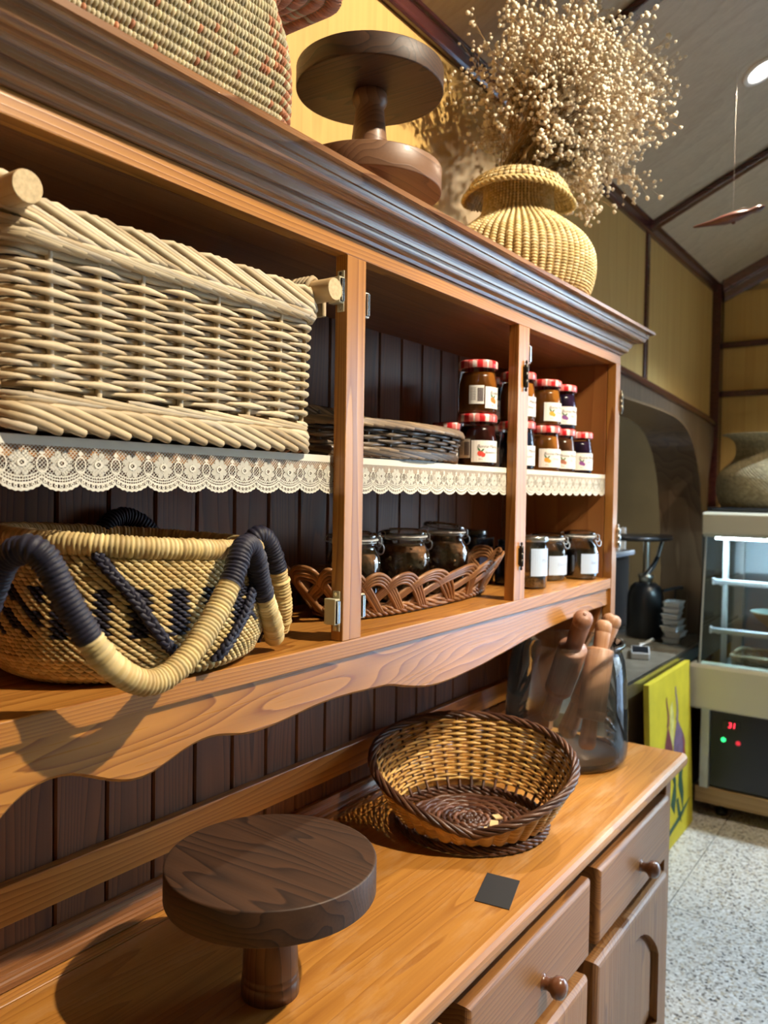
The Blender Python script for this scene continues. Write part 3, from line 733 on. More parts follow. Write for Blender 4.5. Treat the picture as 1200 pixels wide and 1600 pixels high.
def bez(pts, n=60):
    """smooth path through points (Catmull-Rom)"""
    p = np.array(pts, float); p = np.vstack([2 * p[0] - p[1], p, 2 * p[-1] - p[-2]])
    out = []; m = len(p) - 3; per = max(2, n // m)
    for i in range(m):
        t = np.linspace(0, 1, per, endpoint=False)[:, None]; a, b_, c, d = p[i:i + 4]
        out.append(.5 * ((2 * b_) + (-a + c) * t + (2 * a - 5 * b_ + 4 * c - d) * t ** 2 + (-a + 3 * b_ - 3 * c + d) * t ** 3))
    return np.vstack(out + [p[-2:-1]])
M_willow = straw('pale_willow', 0.5, var=0.18, nscale=40)
M_reed = straw('reed', 0.38, spec=0.5, var=0.3, nscale=45)
M_straw = straw('straw', 0.55, var=0.2)
M_dowel = wood('dowel', (0.60, 0.43, 0.22), (0.48, 0.31, 0.14), 'Y', ring=20, rough=.5, coat=0)
M_endgrain = plain('dowel_end', (0.62, 0.46, 0.25), 0.7, noise=.25, nscale=220)
# ---------------------------------------------------------------- big pale willow basket
BX0, BX1, BY0, BY1, BZ = 0.391, 0.838, 0.712, 0.955, 1.4665
bk = thing('wicker_basket', ((BX0 + BX1) / 2, .83, BZ), 'large pale willow basket with braided rim and log handles on the lace edged shelf', 'basket')
def rrect(u, x0, x1, y0, y1, rad):
    """point on a rounded rectangle, u in 0..1 starting at the front left corner and running right"""
    hx, hy = (x1 - x0) / 2 - rad, (y1 - y0) / 2 - rad; cx, cy = (x0 + x1) / 2, (y0 + y1) / 2
    arc = PI / 2 * rad; L = 4 * hx + 4 * hy + 4 * arc; s_ = np.mod(u, 1) * L
    X = np.zeros_like(s_); Y = np.zeros_like(s_)
    segs = [(2 * hx, 'l', (-hx, -hy - rad), (1, 0)), (arc, 'a', (hx, -hy), -PI / 2), (2 * hy, 'l', (hx + rad, -hy), (0, 1)), (arc, 'a', (hx, hy), 0),
            (2 * hx, 'l', (hx, hy + rad), (-1, 0)), (arc, 'a', (-hx, hy), PI / 2), (2 * hy, 'l', (-hx - rad, hy), (0, -1)), (arc, 'a', (-hx, -hy), PI)]
    a = 0
    for ln_, kd, p, d in segs:
        mk = (s_ >= a - 1e-9) & (s_ <= a + ln_ + 1e-9); t = s_[mk] - a
        if kd == 'l': X[mk] = p[0] + d[0] * t; Y[mk] = p[1] + d[1] * t
        else: X[mk] = p[0] + rad * np.cos(d + t / rad); Y[mk] = p[1] + rad * np.sin(d + t / rad)
        a += ln_
    return cx + X, cy + Y
def big_surf(u, v):
    u = np.asarray(u, float); v = np.asarray(v, float)
    f = 0.006 * v
    x, y = rrect(u, BX0 + .012, BX1 - .012, BY0 + .006, BY1 - .006, .022)
    cx, cy = (BX0 + BX1) / 2, (BY0 + BY1) / 2
    return np.stack([cx + (x - cx) * (1 + .035 * v), cy + (y - cy) * (1 + .02 * v), BZ + .012 + .205 * v], 1)
WIL = [(.60, .47, .29), (.68, .56, .37), (.55, .42, .25), (.64, .51, .32), (.48, .36, .21), (.58, .48, .34)]
m = MB(); stakes(m, big_surf, 24, .0042, 0, .84, WIL, shift=.42); m.build('stakes', M_willow, bk, kind='stuff')
m = MB()
NST = 24
def big_shift(u, v): return big_surf(u + .42 / NST, v)
rods(m, big_shift, NST, 20, .0042, .0056, .165, .79, WIL, sub=7, sides=7, vary=.4, wob=.0015)
for v in (.80, .815, .83):
    t = np.arange(160) / 160; P = big_surf(t, np.full(160, v + .004)); m.tube(P, .0036, 6, closed=True, ref=(0, 0, 1), col=np.tile(pal(WIL, 1)[0], (160, 1)))
m.build('weave', M_willow, bk, kind='stuff')
# rolled border on top: groups of three rods slanting over the edge, then running along
m = MB()
for i in range(NST):
    for q in range(3):
        du = (i + .22 * q) / NST; n = 16; t = np.linspace(0, 1, n)
        u = du + (t * 2.9 - .7) / NST
        prof_z = np.interp(t, [0, .10, .25, .70, 1], [.82, 1.0, 1.03, .90, .865])
        prof_n = np.interp(t, [0, .10, .25, .70, 1], [-.016, -.008, .006, .014, .009])
        Nn, tu, tv = normals(big_surf, u, np.full(n, .9)); P = big_surf(u, prof_z) + Nn * prof_n[:, None]
        m.tube(P, .0038 * np.interp(t, [0, .1, .85, 1], [.7, 1, 1, .7]), 7, ref=Nn, col=np.tile(pal(WIL, 1)[0], (n, 1)))
    for q in range(2):
        du = (i + .5 * q) / NST; n = 12; t = np.linspace(0, 1, n)
        u = du + (t * 2.6) / NST
        Nn, tu, tv = normals(big_surf, u, np.full(n, .86)); P = big_surf(u, np.interp(t, [0, .5, 1], [.875, .85, .825])) + Nn * np.interp(t, [0, .2, .8, 1], [.006, .0125, .0105, .004])[:, None]
        m.tube(P, .0043 * np.interp(t, [0, .12, .85, 1], [.5, 1, 1, .45]), 7, ref=Nn, col=np.tile(pal(WIL, 1)[0], (n, 1)))
m.build('braided_rim', M_willow, bk, kind='stuff')
# foot border: thick rods slanting down to the shelf
m = MB()
for i in range(NST):
    for q in range(2):
        du = (i + .5 * q) / NST; n = 12; t = np.linspace(0, 1, n); u = du + t * 2.0 / NST
        Nn, tu, tv = normals(big_surf, u, np.full(n, .1)); P = big_surf(u, np.interp(t, [0, .35, 1], [.085, .075, -.035])) + Nn * np.interp(t, [0, .3, 1], [.002, .0085, .0095])[:, None]
        m.tube(P, .0048 * np.interp(t, [0, .1, .95, 1], [.6, 1, 1, .9]), 7, ref=Nn, col=np.tile(pal(WIL, 1)[0], (n, 1)))
    du = i / NST; n = 12; t = np.linspace(0, 1, n); u = du + t * 2.6 / NST
    Nn, tu, tv = normals(big_surf, u, np.full(n, .1)); P = big_surf(u, np.interp(t, [0, .5, 1], [.145, .115, .105])) + Nn * .007
    m.tube(P, .0036 * np.interp(t, [0, .1, .9, 1], [.5, 1, 1, .5]), 6, ref=Nn, col=np.tile(pal(WIL, 1)[0], (n, 1)))
m.build('foot_border', M_willow, bk, kind='stuff')
MB().box(BX0 + .02, BX1 - .02, BY0 + .014, BY1 - .014, BZ + .006, BZ + .012).build('base_board', plain('basket_base', (.4, .3, .17), .7), bk)
for xh, zh, lab in ((.402, 1.688, 'a'), (.842, 1.690, 'b')):
    m = MB(); ya, yb = (.684, .985 - .02)
    m.tube([(xh, ya, zh), (xh, ya + .002, zh), (xh, yb, zh)], [.0148, .0155, .0155], 24, ref=(0, 0, 1))
    h = m.build('log_handle', M_dowel, bk)
    MB().tube([(xh, ya - .0004, zh), (xh, ya, zh)], .0146, 24, ref=(0, 0, 1)).build('cut_end', M_endgrain, h)
    for y in np.r_[np.arange(.722, .760, .0072), np.arange(.905, .945, .0072)]:
        m = MB()
        t = np.linspace(-.35, PI + .35, 14)
        P = np.stack([xh + .0195 * np.cos(t), y + .004 * np.sin(2 * t), zh + .0195 * np.sin(t)], 1)
        P = np.vstack([(xh + .017, y - .004, zh - .03), P, (xh - .017, y + .004, zh - .03)])
        m.tube(P, .0036, 6, col=np.tile(pal(WIL, 1)[0] * .999, (len(P), 1)))
        m.build('handle_binding', M_willow, bk)
# ---------------------------------------------------------------- bolga style straw basket, lower shelf
bs = thing('straw_basket', (.63, .825, 1.2025), 'round straw basket with navy pattern and wrapped drooping handles on the lower shelf', 'basket')
def bol(u, v):
    u = np.asarray(u, float); v = np.asarray(v, float); a = 2 * PI * u
    rx = np.interp(v, [0, .06, .2, .5, .85, 1], [.140, .158, .168, .170, .164, .158]); ry = rx * .845
    z = 1.206 + (.146 + .004 * np.sin(a) - .010 * np.cos(a) * v) * v
    return np.stack([.630 + rx * np.cos(a), .826 + ry * np.sin(a), z], 1)
STR = [(.62, .46, .20), (.68, .53, .26), (.57, .40, .17), (.66, .50, .22)]
def bol_col(u, v, c):
    c = c.copy(); band = (v > .36) & (v < .70)
    blk = np.mod(u * 24 + .25, 1) < .5
    tri = np.mod(u * 24 + (v - .5) * 6, 1) < .42
    side = (np.mod(u + .25, 1) > .44) | (np.mod(u + .25, 1) < -.1)
    mk = band & np.where((u < .56) | (u > .80), tri, blk)
    c[mk] = np.array((.018, .016, .030)) * (1 + rng.normal(0, .2, (mk.sum(), 1)))
    return c
m = MB(); stitched(m, bol, 96, 36, lu=1.35, wv=.60, thick=.0023, tilt=-.6, stagger=.5, colf=bol_col, cols=STR, v0=0, v1=.97)
m.build('woven_body', M_straw, bs, kind='stuff')
m = MB()
a = np.linspace(0, 2 * PI, 64, endpoint=False)
V = []; prof = [(.97, .985), (.5, .985), (.1, .96), (0.0, 0.9)]
for v, s_ in ((1.0, .985), (.5, .985), (.1, .965), (.02, .9)):
    P = bol(a / (2 * PI), np.full(64, v)); P[:, 0] = .63 + (P[:, 0] - .63) * s_; P[:, 1] = .826 + (P[:, 1] - .826) * s_; V.append(P)
V.append(np.array([(.63, .826, 1.2095)]))
F = [(i * 64 + j, i * 64 + (j + 1) % 64, (i + 1) * 64 + (j + 1) % 64, (i + 1) * 64 + j) for i in range(3) for j in range(64)] + [(3 * 64 + j, 3 * 64 + (j + 1) % 64, 256) for j in range(64)]
m.add(np.vstack(V), F, 0, (.42, .29, .11), True); m.build('lining', M_straw, bs)
m = MB(); t = np.linspace(0, 1, 181); P = bol(t, np.full(181, 1.0)); P[:, 2] -= .0005
wrapped(m, P, .0128, .0050, STR, sides=12, depth=.12); m.build('wrapped_rim', M_straw, bs)
NAVY = np.array((.016, .015, .032))
def handle(pts, dark):
    def cf(s_, c):
        c = c.copy()
        for a_, b_ in dark:
            mk = (s_ >= a_) & (s_ <= b_); c[mk] = NAVY * (1 + rng.normal(0, .15, (mk.sum(), 1)))
        return c
    mm = MB(); wrapped(mm, bez(pts, 90), .0138, .0048, STR, sides=12, colf=cf, depth=.13); mm.build('wrapped_handle', M_straw, bs)
handle([(.392, .745, 1.285), (.391, .705, 1.345), (.398, .676, 1.362), (.410, .664, 1.350), (.424, .656, 1.315), (.452, .644, 1.262), (.488, .640, 1.231), (.520, .640, 1.226), (.556, .642, 1.243), (.598, .650, 1.278), (.632, .656, 1.318), (.652, .664, 1.346), (.672, .672, 1.352), (.694, .682, 1.335), (.714, .692, 1.30), (.742, .705, 1.262), (.768, .72, 1.235), (.785, .735, 1.218)], [(0, .30), (.635, .86)])
handle([(.742, .765, 1.30), (.752, .755, 1.34), (.768, .748, 1.357), (.788, .748, 1.343), (.808, .752, 1.308), (.824, .757, 1.268), (.834, .765, 1.236), (.838, .775, 1.219)], [(0, .58)])
handle([(.66, .953, 1.33), (.68, .958, 1.362), (.71, .962, 1.376), (.74, .957, 1.365), (.77, .945, 1.33)], [(0, 1)])
# braided strap pieces lying on the body behind the handle
def strap(uv, w=.011):
    mm = MB(); p = np.array(uv); n = 40; t = np.linspace(0, 1, n)
    u = np.interp(t, np.linspace(0, 1, len(p)), p[:, 0]); v = np.interp(t, np.linspace(0, 1, len(p)), p[:, 1])
    P = bol(u, v); Nn, tu, tv = normals(bol, u, v)
    for s_ in range(3):
        ph = 2 * PI * (t * 7 + s_ / 3); Q = P + Nn * (.0055 + .0022 * np.sin(2 * ph))[:, None] + tu * (w * .5 * np.cos(ph))[:, None]
        mm.tube(Q, .0038, 6, col=np.tile(NAVY if s_ else NAVY * 1.2, (n, 1)))
    mm.build('braided_strap', M_straw, bs)
strap([(.618, .93), (.655, .66), (.690, .30), (.715, .10)]); strap([(.838, .93), (.815, .62), (.785, .36), (.752, .12)]); strap([(.90, .95), (.905, .5), (.915, .08)])
# ---------------------------------------------------------------- brown bowl basket with a dipped front on the counter
bb = thing('bowl_basket', (1.36, .743, .773), 'oval brown wicker bowl basket with a dipped front on the sideboard top', 'basket')
VD = np.array((.872, .490))      # the direction the high back faces away from
def bowl_r(a, v):
    """a: angle from the low front; v height fraction"""
    lowness = (1 - np.cos(a)) / 2
    h = .038 + .115 * lowness ** .55
    zz = .016 + (h - .016) * v
    base = .140
    fl = np.interp(zz, [0, .016, .05, .10, .17], [.134, .138, .158, .180, .200])
    side = 1 + .06 * np.abs(np.sin(a)) * np.clip(zz / .12, 0, 1)
    return fl * side, zz
def bowl(u, v):
    u = np.asarray(u, float); v = np.asarray(v, float); a = 2 * PI * u
    r, zz = bowl_r(a, v)
    dx = -np.cos(a) * VD[0] + np.sin(a) * VD[1]; dy = -np.cos(a) * VD[1] - np.sin(a) * VD[0]
    return np.stack([1.360 + r * dx, .743 + r * dy, .7735 + zz], 1)
HON = [(.62, .36, .10), (.58, .32, .085), (.66, .41, .13), (.50, .27, .07)]
DRK = [(.075, .028, .014), (.10, .04, .02), (.055, .02, .012)]
m = MB(); stakes(m, bowl, 36, .0030, 0, 1, DRK, k=12)
m.build('stakes', M_reed, bb, kind='stuff')
m = MB()
def bowl_cf(u, v, c): return c
rods(m, bowl, 36, 20, .0036, .0040, .10, .97, HON, sub=5, sides=6, vary=.45)
m.build('weave', M_reed, bb, kind='stuff')
m = MB()
def bc(v, out=0.0, dz=0.0):
    def f(t):
        P = bowl(t, np.full(len(t), v)); Nn, _, _ = normals(bowl, t, np.full(len(t), v)); 
        q = P + Nn * out; q[:, 2] += dz; return q
    return f
# find outward sign of the surface normal once
_s = 1.0 if np.dot(normals(bowl, np.array([0.0]), np.array([.5]))[0][0], (-VD[0], -VD[1], 0)) > 0 else -1.0
rope(m, bc(1.0, .002 * _s, .003), .0054, .0038, 5, 9, DRK + [(.14, .06, .03)], n=260)
m.build('rope_rim', M_reed, bb, kind='stuff')
m = MB()
for v, o_, dz in ((.0, .006, -.0088), (.02, .006, -.003)):
    rope(m, bc(v, o_ * _s, dz), .0035, .0036, 3, 16, DRK, n=240)
m.build('dark_foot', M_reed, bb, kind='stuff')
m = MB()   # woven floor
for j in range(11):
    r = .012 + .0108 * j; n = 120; t = np.arange(n) / n * 2 * PI
    P = np.stack([1.36 + r * np.cos(t), .743 + r * np.sin(t), .7785 + .0016 * np.cos(12 * t + PI * j)], 1)
    cc = np.where((np.mod(j, 3) == 2), 1.9, 1.0); m.tube(P, .0046, 6, closed=True, ref=(0, 0, 1), col=np.tile(pal(DRK, 1)[0] * cc, (n, 1)))
for i in range(12):
    a = PI * i / 12; m.tube([(1.36 - .13 * math.cos(a), .743 - .13 * math.sin(a), .7775), (1.36 + .13 * math.cos(a), .743 + .13 * math.sin(a), .7775)], .0032, 6, col=np.tile(pal(DRK, 1)[0], (2, 1)))
m.build('woven_floor', M_reed, bb, kind='stuff')
for (x, y, an, ln_) in ((1.352, .690, .4, .028), (1.318, .688, .1, .022), (1.385, .70, .9, .018)):
    MB().obox((x, y, .7855), (ln_ / 2 * math.cos(an), ln_ / 2 * math.sin(an), 0), (-.0075 * math.sin(an), .0075 * math.cos(an), 0), (0, 0, .0015)).build('pale_splint', plain('pale_splint', (.68, .47, .22), .5), bb)
# ---------------------------------------------------------------- dark flat willow tray behind the post
tr = thing('willow_tray', (1.17, .85, 1.4665), 'low oval tray basket of dark weathered willow beside the jam jars', 'basket')
TC = (1.112, .838)
def tray(u, v):
    u = np.asarray(u, float); v = np.asarray(v, float); a = 2 * PI * u
    rx = .238 + .020 * v; ry = .113 + .012 * v
    return np.stack([TC[0] + rx * np.cos(a), TC[1] + ry * np.sin(a), 1.4665 + .0075 + v * (.052 + .045 * np.clip(np.sin(a), 0, 1) ** 1.5)], 1)
DW = [(.10, .075, .055), (.07, .05, .04), (.15, .11, .075), (.05, .038, .032), (.22, .155, .095)]
m = MB(); stakes(m, tray, 30, .0034, 0, .95, DW, k=6); m.build('stakes', M_reed, tr, kind='stuff')
m = MB(); rods(m, tray, 30, 8, .0039, .0045, .05, .92, DW, sub=5, sides=6, jit=.2); m.build('weave', M_reed, tr, kind='stuff')
m = MB()
for i in range(34):
    for q in range(2):
        n = 12; t = np.linspace(0, 1, n); u = (i + .5 * q + t * 3.2) / 34
        Nn, _, _ = normals(tray, u, np.full(n, .9)); P = tray(u, np.interp(t, [0, .3, 1], [.86, 1.04, .90])) + Nn * np.interp(t, [0, .3, 1], [-.002, .004, .010])[:, None]
        m.tube(P, .0037 * np.interp(t, [0, .1, .9, 1], [.6, 1, 1, .8]), 6, col=np.tile(pal([(.36, .25, .14), (.26, .18, .11), (.18, .13, .09)], 1)[0], (n, 1)))
        P = tray(u, np.interp(t, [0, .4, 1], [.22, .20, .03])) + Nn * np.interp(t, [0, .3, 1], [.002, .008, .009])[:, None]
        m.tube(P, .0038 * np.interp(t, [0, .1, .9, 1], [.6, 1, 1, .9]), 6, col=np.tile(pal(DW, 1, .2)[0], (n, 1)))
m.build('braided_rim', M_reed, tr, kind='stuff')
m = MB(); a = np.linspace(0, 2 * PI, 48, endpoint=False); P = tray(a / 2 / PI, np.zeros(48)) * [1, 1, 0] + [0, 0, 1.4705]
Q = P.copy(); Q[:, 2] -= .0035; m.add(np.vstack([P, Q]), [tuple(range(48)), tuple(range(95, 47, -1))] + [(j, (j + 1) % 48, 48 + (j + 1) % 48, 48 + j) for j in range(48)], 0, (.05, .04, .03)); m.build('floor', M_reed, tr).name = 'tray_floor'
# ---------------------------------------------------------------- open lattice boat basket
bo = thing('lattice_basket', (1.31, .855, 1.2025), 'boat shaped open lattice basket of brown rods holding clip top jars', 'basket')
BA = math.radians(2.0)
def boat(u, v):
    u = np.asarray(u, float); v = np.asarray(v, float); a = 2 * PI * u
    ca, sa = np.cos(a), np.sin(a)
    rx = .255 + .070 * v; ry = .074 + .024 * v
    sgn = np.sign(ca) * np.abs(ca) ** .8
    x = rx * sgn; y = ry * np.sign(sa) * np.abs(sa) ** .6
    z = 1.2025 + .0115 + v * (.064 + .020 * np.abs(ca) ** 3)
    return np.stack([1.285 + x * math.cos(BA) - y * math.sin(BA), .852 + x * math.sin(BA) + y * math.cos(BA), z], 1)
BR = [(.24, .10, .035), (.28, .125, .045), (.20, .08, .03), (.32, .15, .06)]
m = MB(); NB = 22
for i in range(NB):
    for q in range(4):
        n = 26; t = np.linspace(0, 1, n); u = (i + t * 2.9) / NB
        # rises on a long slant, turns over in an arch, drops down to the foot
        off = q * .085
        v = np.interp(t, [0, .15, .35, .52, .66, .78, .87, .93, 1], [-.02, .2, .55, .85, 1.0, .97, .72, .35, .0]) * (1 - off * np.interp(t, [0, .35, .7, .9, 1], [0, .6, 1, .6, 0]))
        u = u + np.interp(t, [0, .4, .8, 1], [q * .10, q * .05, -q * .085, -q * .09]) / NB
        Nn, _, _ = normals(boat, u, np.clip(v, .05, .95)); P = boat(u, v) + Nn * np.interp(t, [0, .5, 1], [-.004, .004, .002])[:, None]
        for _ in range(2): P[1:-1] = .25 * P[:-2] + .5 * P[1:-1] + .25 * P[2:]
        m.tube(P, .0037, 6, col=np.tile(pal(BR, 1)[0], (n, 1)))
m.build('lattice', M_reed, bo, kind='stuff')
m = MB()
for v, o_, dz in ((0, .003, -.004), (.0, .005, .004)):
    def f(t): 
        P = boat(t, np.full(len(t), v)); P[:, 2] += dz; return P
    rope(m, f, .0032, .0033, 3, 24, BR, n=260)
m.build('foot_rope', M_reed, bo, kind='stuff')
m = MB(); a = np.linspace(0, 1, 64, endpoint=False); P = boat(a, np.zeros(64)); P[:, 2] = 1.2075; Q = P.copy(); Q[:, 2] = 1.2040
m.add(np.vstack([P, Q]), [tuple(range(64)), tuple(range(127, 63, -1))] + [(j, (j + 1) % 64, 64 + (j + 1) % 64, 64 + j) for j in range(64)], 0, (.14, .06, .025)); m.build('woven_floor', M_reed, bo)
# ------------------------------------------------------------------ lace edging
def lace():
    t = thing('lace_edging', (1.18, .7235, 1.4665), 'cream lace edging with flowers and scallops hanging from the middle shelf', 'lace')
    m = MB(); yF = .7226; p = .0421; k0 = 0.356
    def quad(a, b, c, d, dy=0.0): m.add([(q[0], yF + dy, 1.4675 + q[1]) for q in (a, b, c, d)], [(0, 1, 2, 3)])
    def poly(pts, dy=0.0): m.add([(q[0], yF + dy, 1.4675 + q[1]) for q in pts], [tuple(range(len(pts)))])
    def strip(A, B, dy=0.0):
        n = len(A); m.add([(q[0], yF + dy, 1.4675 + q[1]) for q in list(A) + list(B)], [(i, i + 1, n + i + 1, n + i) for i in range(n - 1)])
    def ann(cx, cz, r0, r1, sx=1.0, k=16, dy=0.0, a0=0, a1=2 * PI):
        a = np.linspace(a0, a1, k + 1); strip([(cx + sx * r0 * math.cos(t_), cz + r0 * math.sin(t_)) for t_ in a], [(cx + sx * r1 * math.cos(t_), cz + r1 * math.sin(t_)) for t_ in a], dy)
    n = 39
    for i in range(n):
        x0 = k0 + i * p; xc = x0 + p / 2; x1 = x0 + p
        quad((x0, 0), (x1, 0), (x1, -.0095), (x0, -.0095))
        # tulle net
        zt, zb = -.0095, -.0415; h = zt - zb; st = .0042
        for q in range(-int(h / st) - 1, int(p / st) + 1):
            for sg in (1, -1):
                xa = x0 + q * st if sg > 0 else x1 - q * st; xb = xa + sg * h; za, zb_ = zt, zb
                lo, hi = x0, x1
                def clip(xa, za, xb, zb_):
                    if sg > 0:
                        if xa < lo: za -= (lo - xa); xa = lo
                        if xb > hi: zb_ += (xb - hi); xb = hi
                        return (xa, za, xb, zb_) if xb - xa > 1e-4 else None
                    if xa > hi: za -= (xa - hi); xa = hi
                    if xb < lo: zb_ += (lo - xb); xb = lo
                    return (xa, za, xb, zb_) if xa - xb > 1e-4 else None
                c = clip(xa, za, xb, zb_)
                if c: quad((c[0] - .00035, c[1]), (c[0] + .00035, c[1]), (c[2] + .00035, c[3]), (c[2] - .00035, c[3]), .0002)
        # flower
        zc = -.0265
        for j in range(8):
            a = 2 * PI * (j + .5) / 8; px, pz = xc + .0088 * math.cos(a), zc + .0088 * math.sin(a); ca, sa = math.cos(a), math.sin(a)
            poly([(px + .0046 * math.cos(b) * ca - .0035 * math.sin(b) * sa, pz + .0046 * math.cos(b) * sa + .0035 * math.sin(b) * ca) for b in np.linspace(0, 2 * PI, 10, endpoint=False)], -.0003)
        ann(xc, zc, .0022, .0044, 1.15, 12, -.0004)
        # ovals between flowers
        for xo in (x0,):
            ann(xo, zc - .001, .0072, .0090, .72, 16, -.0002)
        poly([(x0 - .0036, -.0165), (x0, -.0125), (x0 + .0036, -.0165), (x0, -.019)], -.0002)
        # scalloped border: nested arcs, ticks and a toothed edge
        def sc(x, d): u = (x - xc) / (p / 2); return -.0535 + .0068 * abs(u) ** 2.2 + d
        xs = np.linspace(x0, x1, 15)
        for d0, d1 in ((.0130, .0143), (.0098, .0110), (.0060, .0082), (0.0, .0024)):
            strip([(x, sc(x, d0) - (.0011 * abs(math.sin(7 * PI * (x - x0) / p)) if d0 == 0 else 0)) for x in xs], [(x, sc(x, d1)) for x in xs], -.0002)
        for x in np.linspace(x0, x1, 16)[:-1]:
            quad((x - .0004, sc(x, .001)), (x + .0004, sc(x, .001)), (x + .0004, sc(x, .0135)), (x - .0004, sc(x, .0135)), -.0001)
        for x in np.linspace(x0, x1, 8)[:-1] + p / 14:
            ann(x, sc(x, .0043), .0008, .0021, 1, 8, -.0003)
    m.open = True
    o = m.build('lace', plain('lace_cotton', (.70, .66, .56), .8), t); o.name = 'lace_band'
    so = o.modifiers.new('thickness', 'SOLIDIFY'); so.thickness = .0005
lace()
# ------------------------------------------------------------------ cake stands
def cake_stand(loc, label, r, th, stem_r, ground, mat_top, mat_stem, collar=True):
    """loc is the foot on its support; ground: height of the disc's underside above the foot"""
    t = thing('cake_stand', loc, label, 'cake stand', 'turned wooden cake stands')
    x, y, z = loc
    b = .0018
    MB().lathe([(0, ground), (r - b - .002, ground), (r - b, ground), (r - b * .3, ground + b * .3), (r, ground + b), (r, ground + th - b), (r - b * .3, ground + th - b * .3), (r - b, ground + th), (r - b - .002, ground + th), (0, ground + th)], loc, 96).build('disc', mat_top, t, smooth=True)
    s0, s1 = stem_r
    pr = [(0, 0), (s0, 0), (s0 * 1.0, .012), (s0 * .985, .018), (s0 * .955, .0195), (s0 * .97, .021), (s0 * .965, .027), (s0 * .94, .0285), (s0 * .95, .030)]
    if not collar: pr = [(0, 0), (s0, 0), (s0 * .98, .02)]
    pr += [(s0 + (s1 - s0) * q, .03 + (ground - .05) * q) for q in (.25, .5, .75, .93)]
    pr += [(s1 * 1.22, ground - .019), (s1 * 1.27, ground - .012), (s1 * 1.22, ground - .003), (s1 * 1.1, ground + .0005)] if collar is False else [(s1, ground + .0005)]
    MB().lathe(pr, loc, 40).build('stem', mat_stem, t, smooth=None)
    return t
cake_stand((.745, .697, .7702), 'dark walnut cake stand on a grooved pedestal at the front of the sideboard', .1352, .0425, (.0375, .029), .1335, M_walnut, M_walnut_z)
for o in bpy.data.objects['cake_stand'].children:
    pass
m1 = MB()
SX, SY = 1.098, .822
cs2 = cake_stand((SX, SY, 1.8375), 'lower of two stacked cake stands on top of the hutch, paler walnut', .1245, .040, (.034, .027), .0855, M_walnut_lt, M_walnut_lt, False)
cs3 = cake_stand((SX, SY, 1.9632), 'upper of two stacked cake stands on top of the hutch, dark underside', .1250, .036, (.0325, .0235), .1295, M_walnut, M_walnut_lt, False)
# ------------------------------------------------------------------ jars
M_glass = glass('clear_glass', (.96, .98, .98), 1.7)
M_glassj = glass('jam_glass', (0.96, 0.98, 0.98), .5)
M_label = plain('paper_label', (.80, .76, .70), .6)
M_ink = plain('grey_ink', (.16, .13, .13), .6)
def jam(n, c): 
    m, nt, b = new_mat(n); b.inputs['Base Color'].default_value = (*c, 1); b.inputs['Roughness'].default_value = .18; b.inputs['Specular IOR Level'].default_value = .6
    b.inputs['Subsurface Weight'].default_value = 0.0
    return m
JAMS = {'apricot': jam('apricot_jam', (.26, .085, .012)), 'strawberry': jam('strawberry_jam', (.045, .007, .005)), 'blueberry': jam('blueberry_jam', (.010, .014, .035)), 'orange': jam('orange_marmalade', (.33, .12, .018)), 'plum': jam('plum_jam', (.022, .008, .030)), 'fig': jam('fig_jam', (.12, .045, .018))}
def gingham():
    m, nt, b = new_mat('gingham_lid'); L = nt.links.new
    tc = N(nt, 'ShaderNodeTexCoord'); sp = N(nt, 'ShaderNodeSeparateXYZ'); L(tc.outputs['Object'], sp.inputs[0])
    outs = []
    for ax in (0, 1):
        a = N(nt, 'ShaderNodeMath', operation='MULTIPLY'); L(sp.outputs[ax], a.inputs[0]); a.inputs[1].default_value = 2 * PI / .019
        s_ = N(nt, 'ShaderNodeMath', operation='SINE'); L(a.outputs[0], s_.inputs[0])
        g = N(nt, 'ShaderNodeMath', operation='GREATER_THAN'); L(s_.outputs[0], g.inputs[0]); g.inputs[1].default_value = 0; outs.append(g)
    ad = N(nt, 'ShaderNodeMath', operation='ADD'); L(outs[0].outputs[0], ad.inputs[0]); L(outs[1].outputs[0], ad.inputs[1])
    hv = N(nt, 'ShaderNodeMath', operation='MULTIPLY'); L(ad.outputs[0], hv.inputs[0]); hv.inputs[1].default_value = .5
    rp = N(nt, 'ShaderNodeValToRGB'); rp.color_ramp.interpolation = 'CONSTANT'; e = rp.color_ramp.elements
    e[0].color = (.85, .72, .68, 1); e[1].position = .75; e[1].color = (.55, .015, .02, 1); x = e.new(.3); x.color = (.78, .22, .2, 1)
    L(hv.outputs[0], rp.inputs[0]); L(rp.outputs[0], b.inputs['Base Color']); b.inputs['Roughness'].default_value = .3; b.inputs['Coat Weight'].default_value = .4
    return m
M_ging = gingham()
_txt = {}
def text_shape(s_, size, shear=0.0):
    key = (s_, size, shear)
    if key not in _txt:
        cu = bpy.data.curves.new('lettering', 'FONT'); cu.body = s_; cu.size = size; cu.align_x = 'CENTER'; cu.align_y = 'CENTER'; cu.shear = shear; cu.resolution_u = 2
        ob = bpy.data.objects.new('lettering', cu); C.objects.link(ob)
        me = ob.evaluated_get(bpy.context.evaluated_depsgraph_get()).to_mesh()
        V = np.array([v.co[:] for v in me.vertices]); F = [tuple(p.vertices) for p in me.polygons]
        ob.to_mesh_clear() if hasattr(ob, 'to_mesh_clear') else None
        bpy.data.objects.remove(ob); bpy.data.curves.remove(cu); _txt[key] = (V, F)
    return _txt[key]
def on_cyl(mb, V, F, r, ang, z, mat=0):
    """wrap flat shapes (x right, y up) round a cylinder of radius r, centred on angle ang"""
    a = ang + V[:, 0] / r
    mb.add(np.stack([r * np.cos(a), r * np.sin(a), z + V[:, 1]], 1), F, mat)
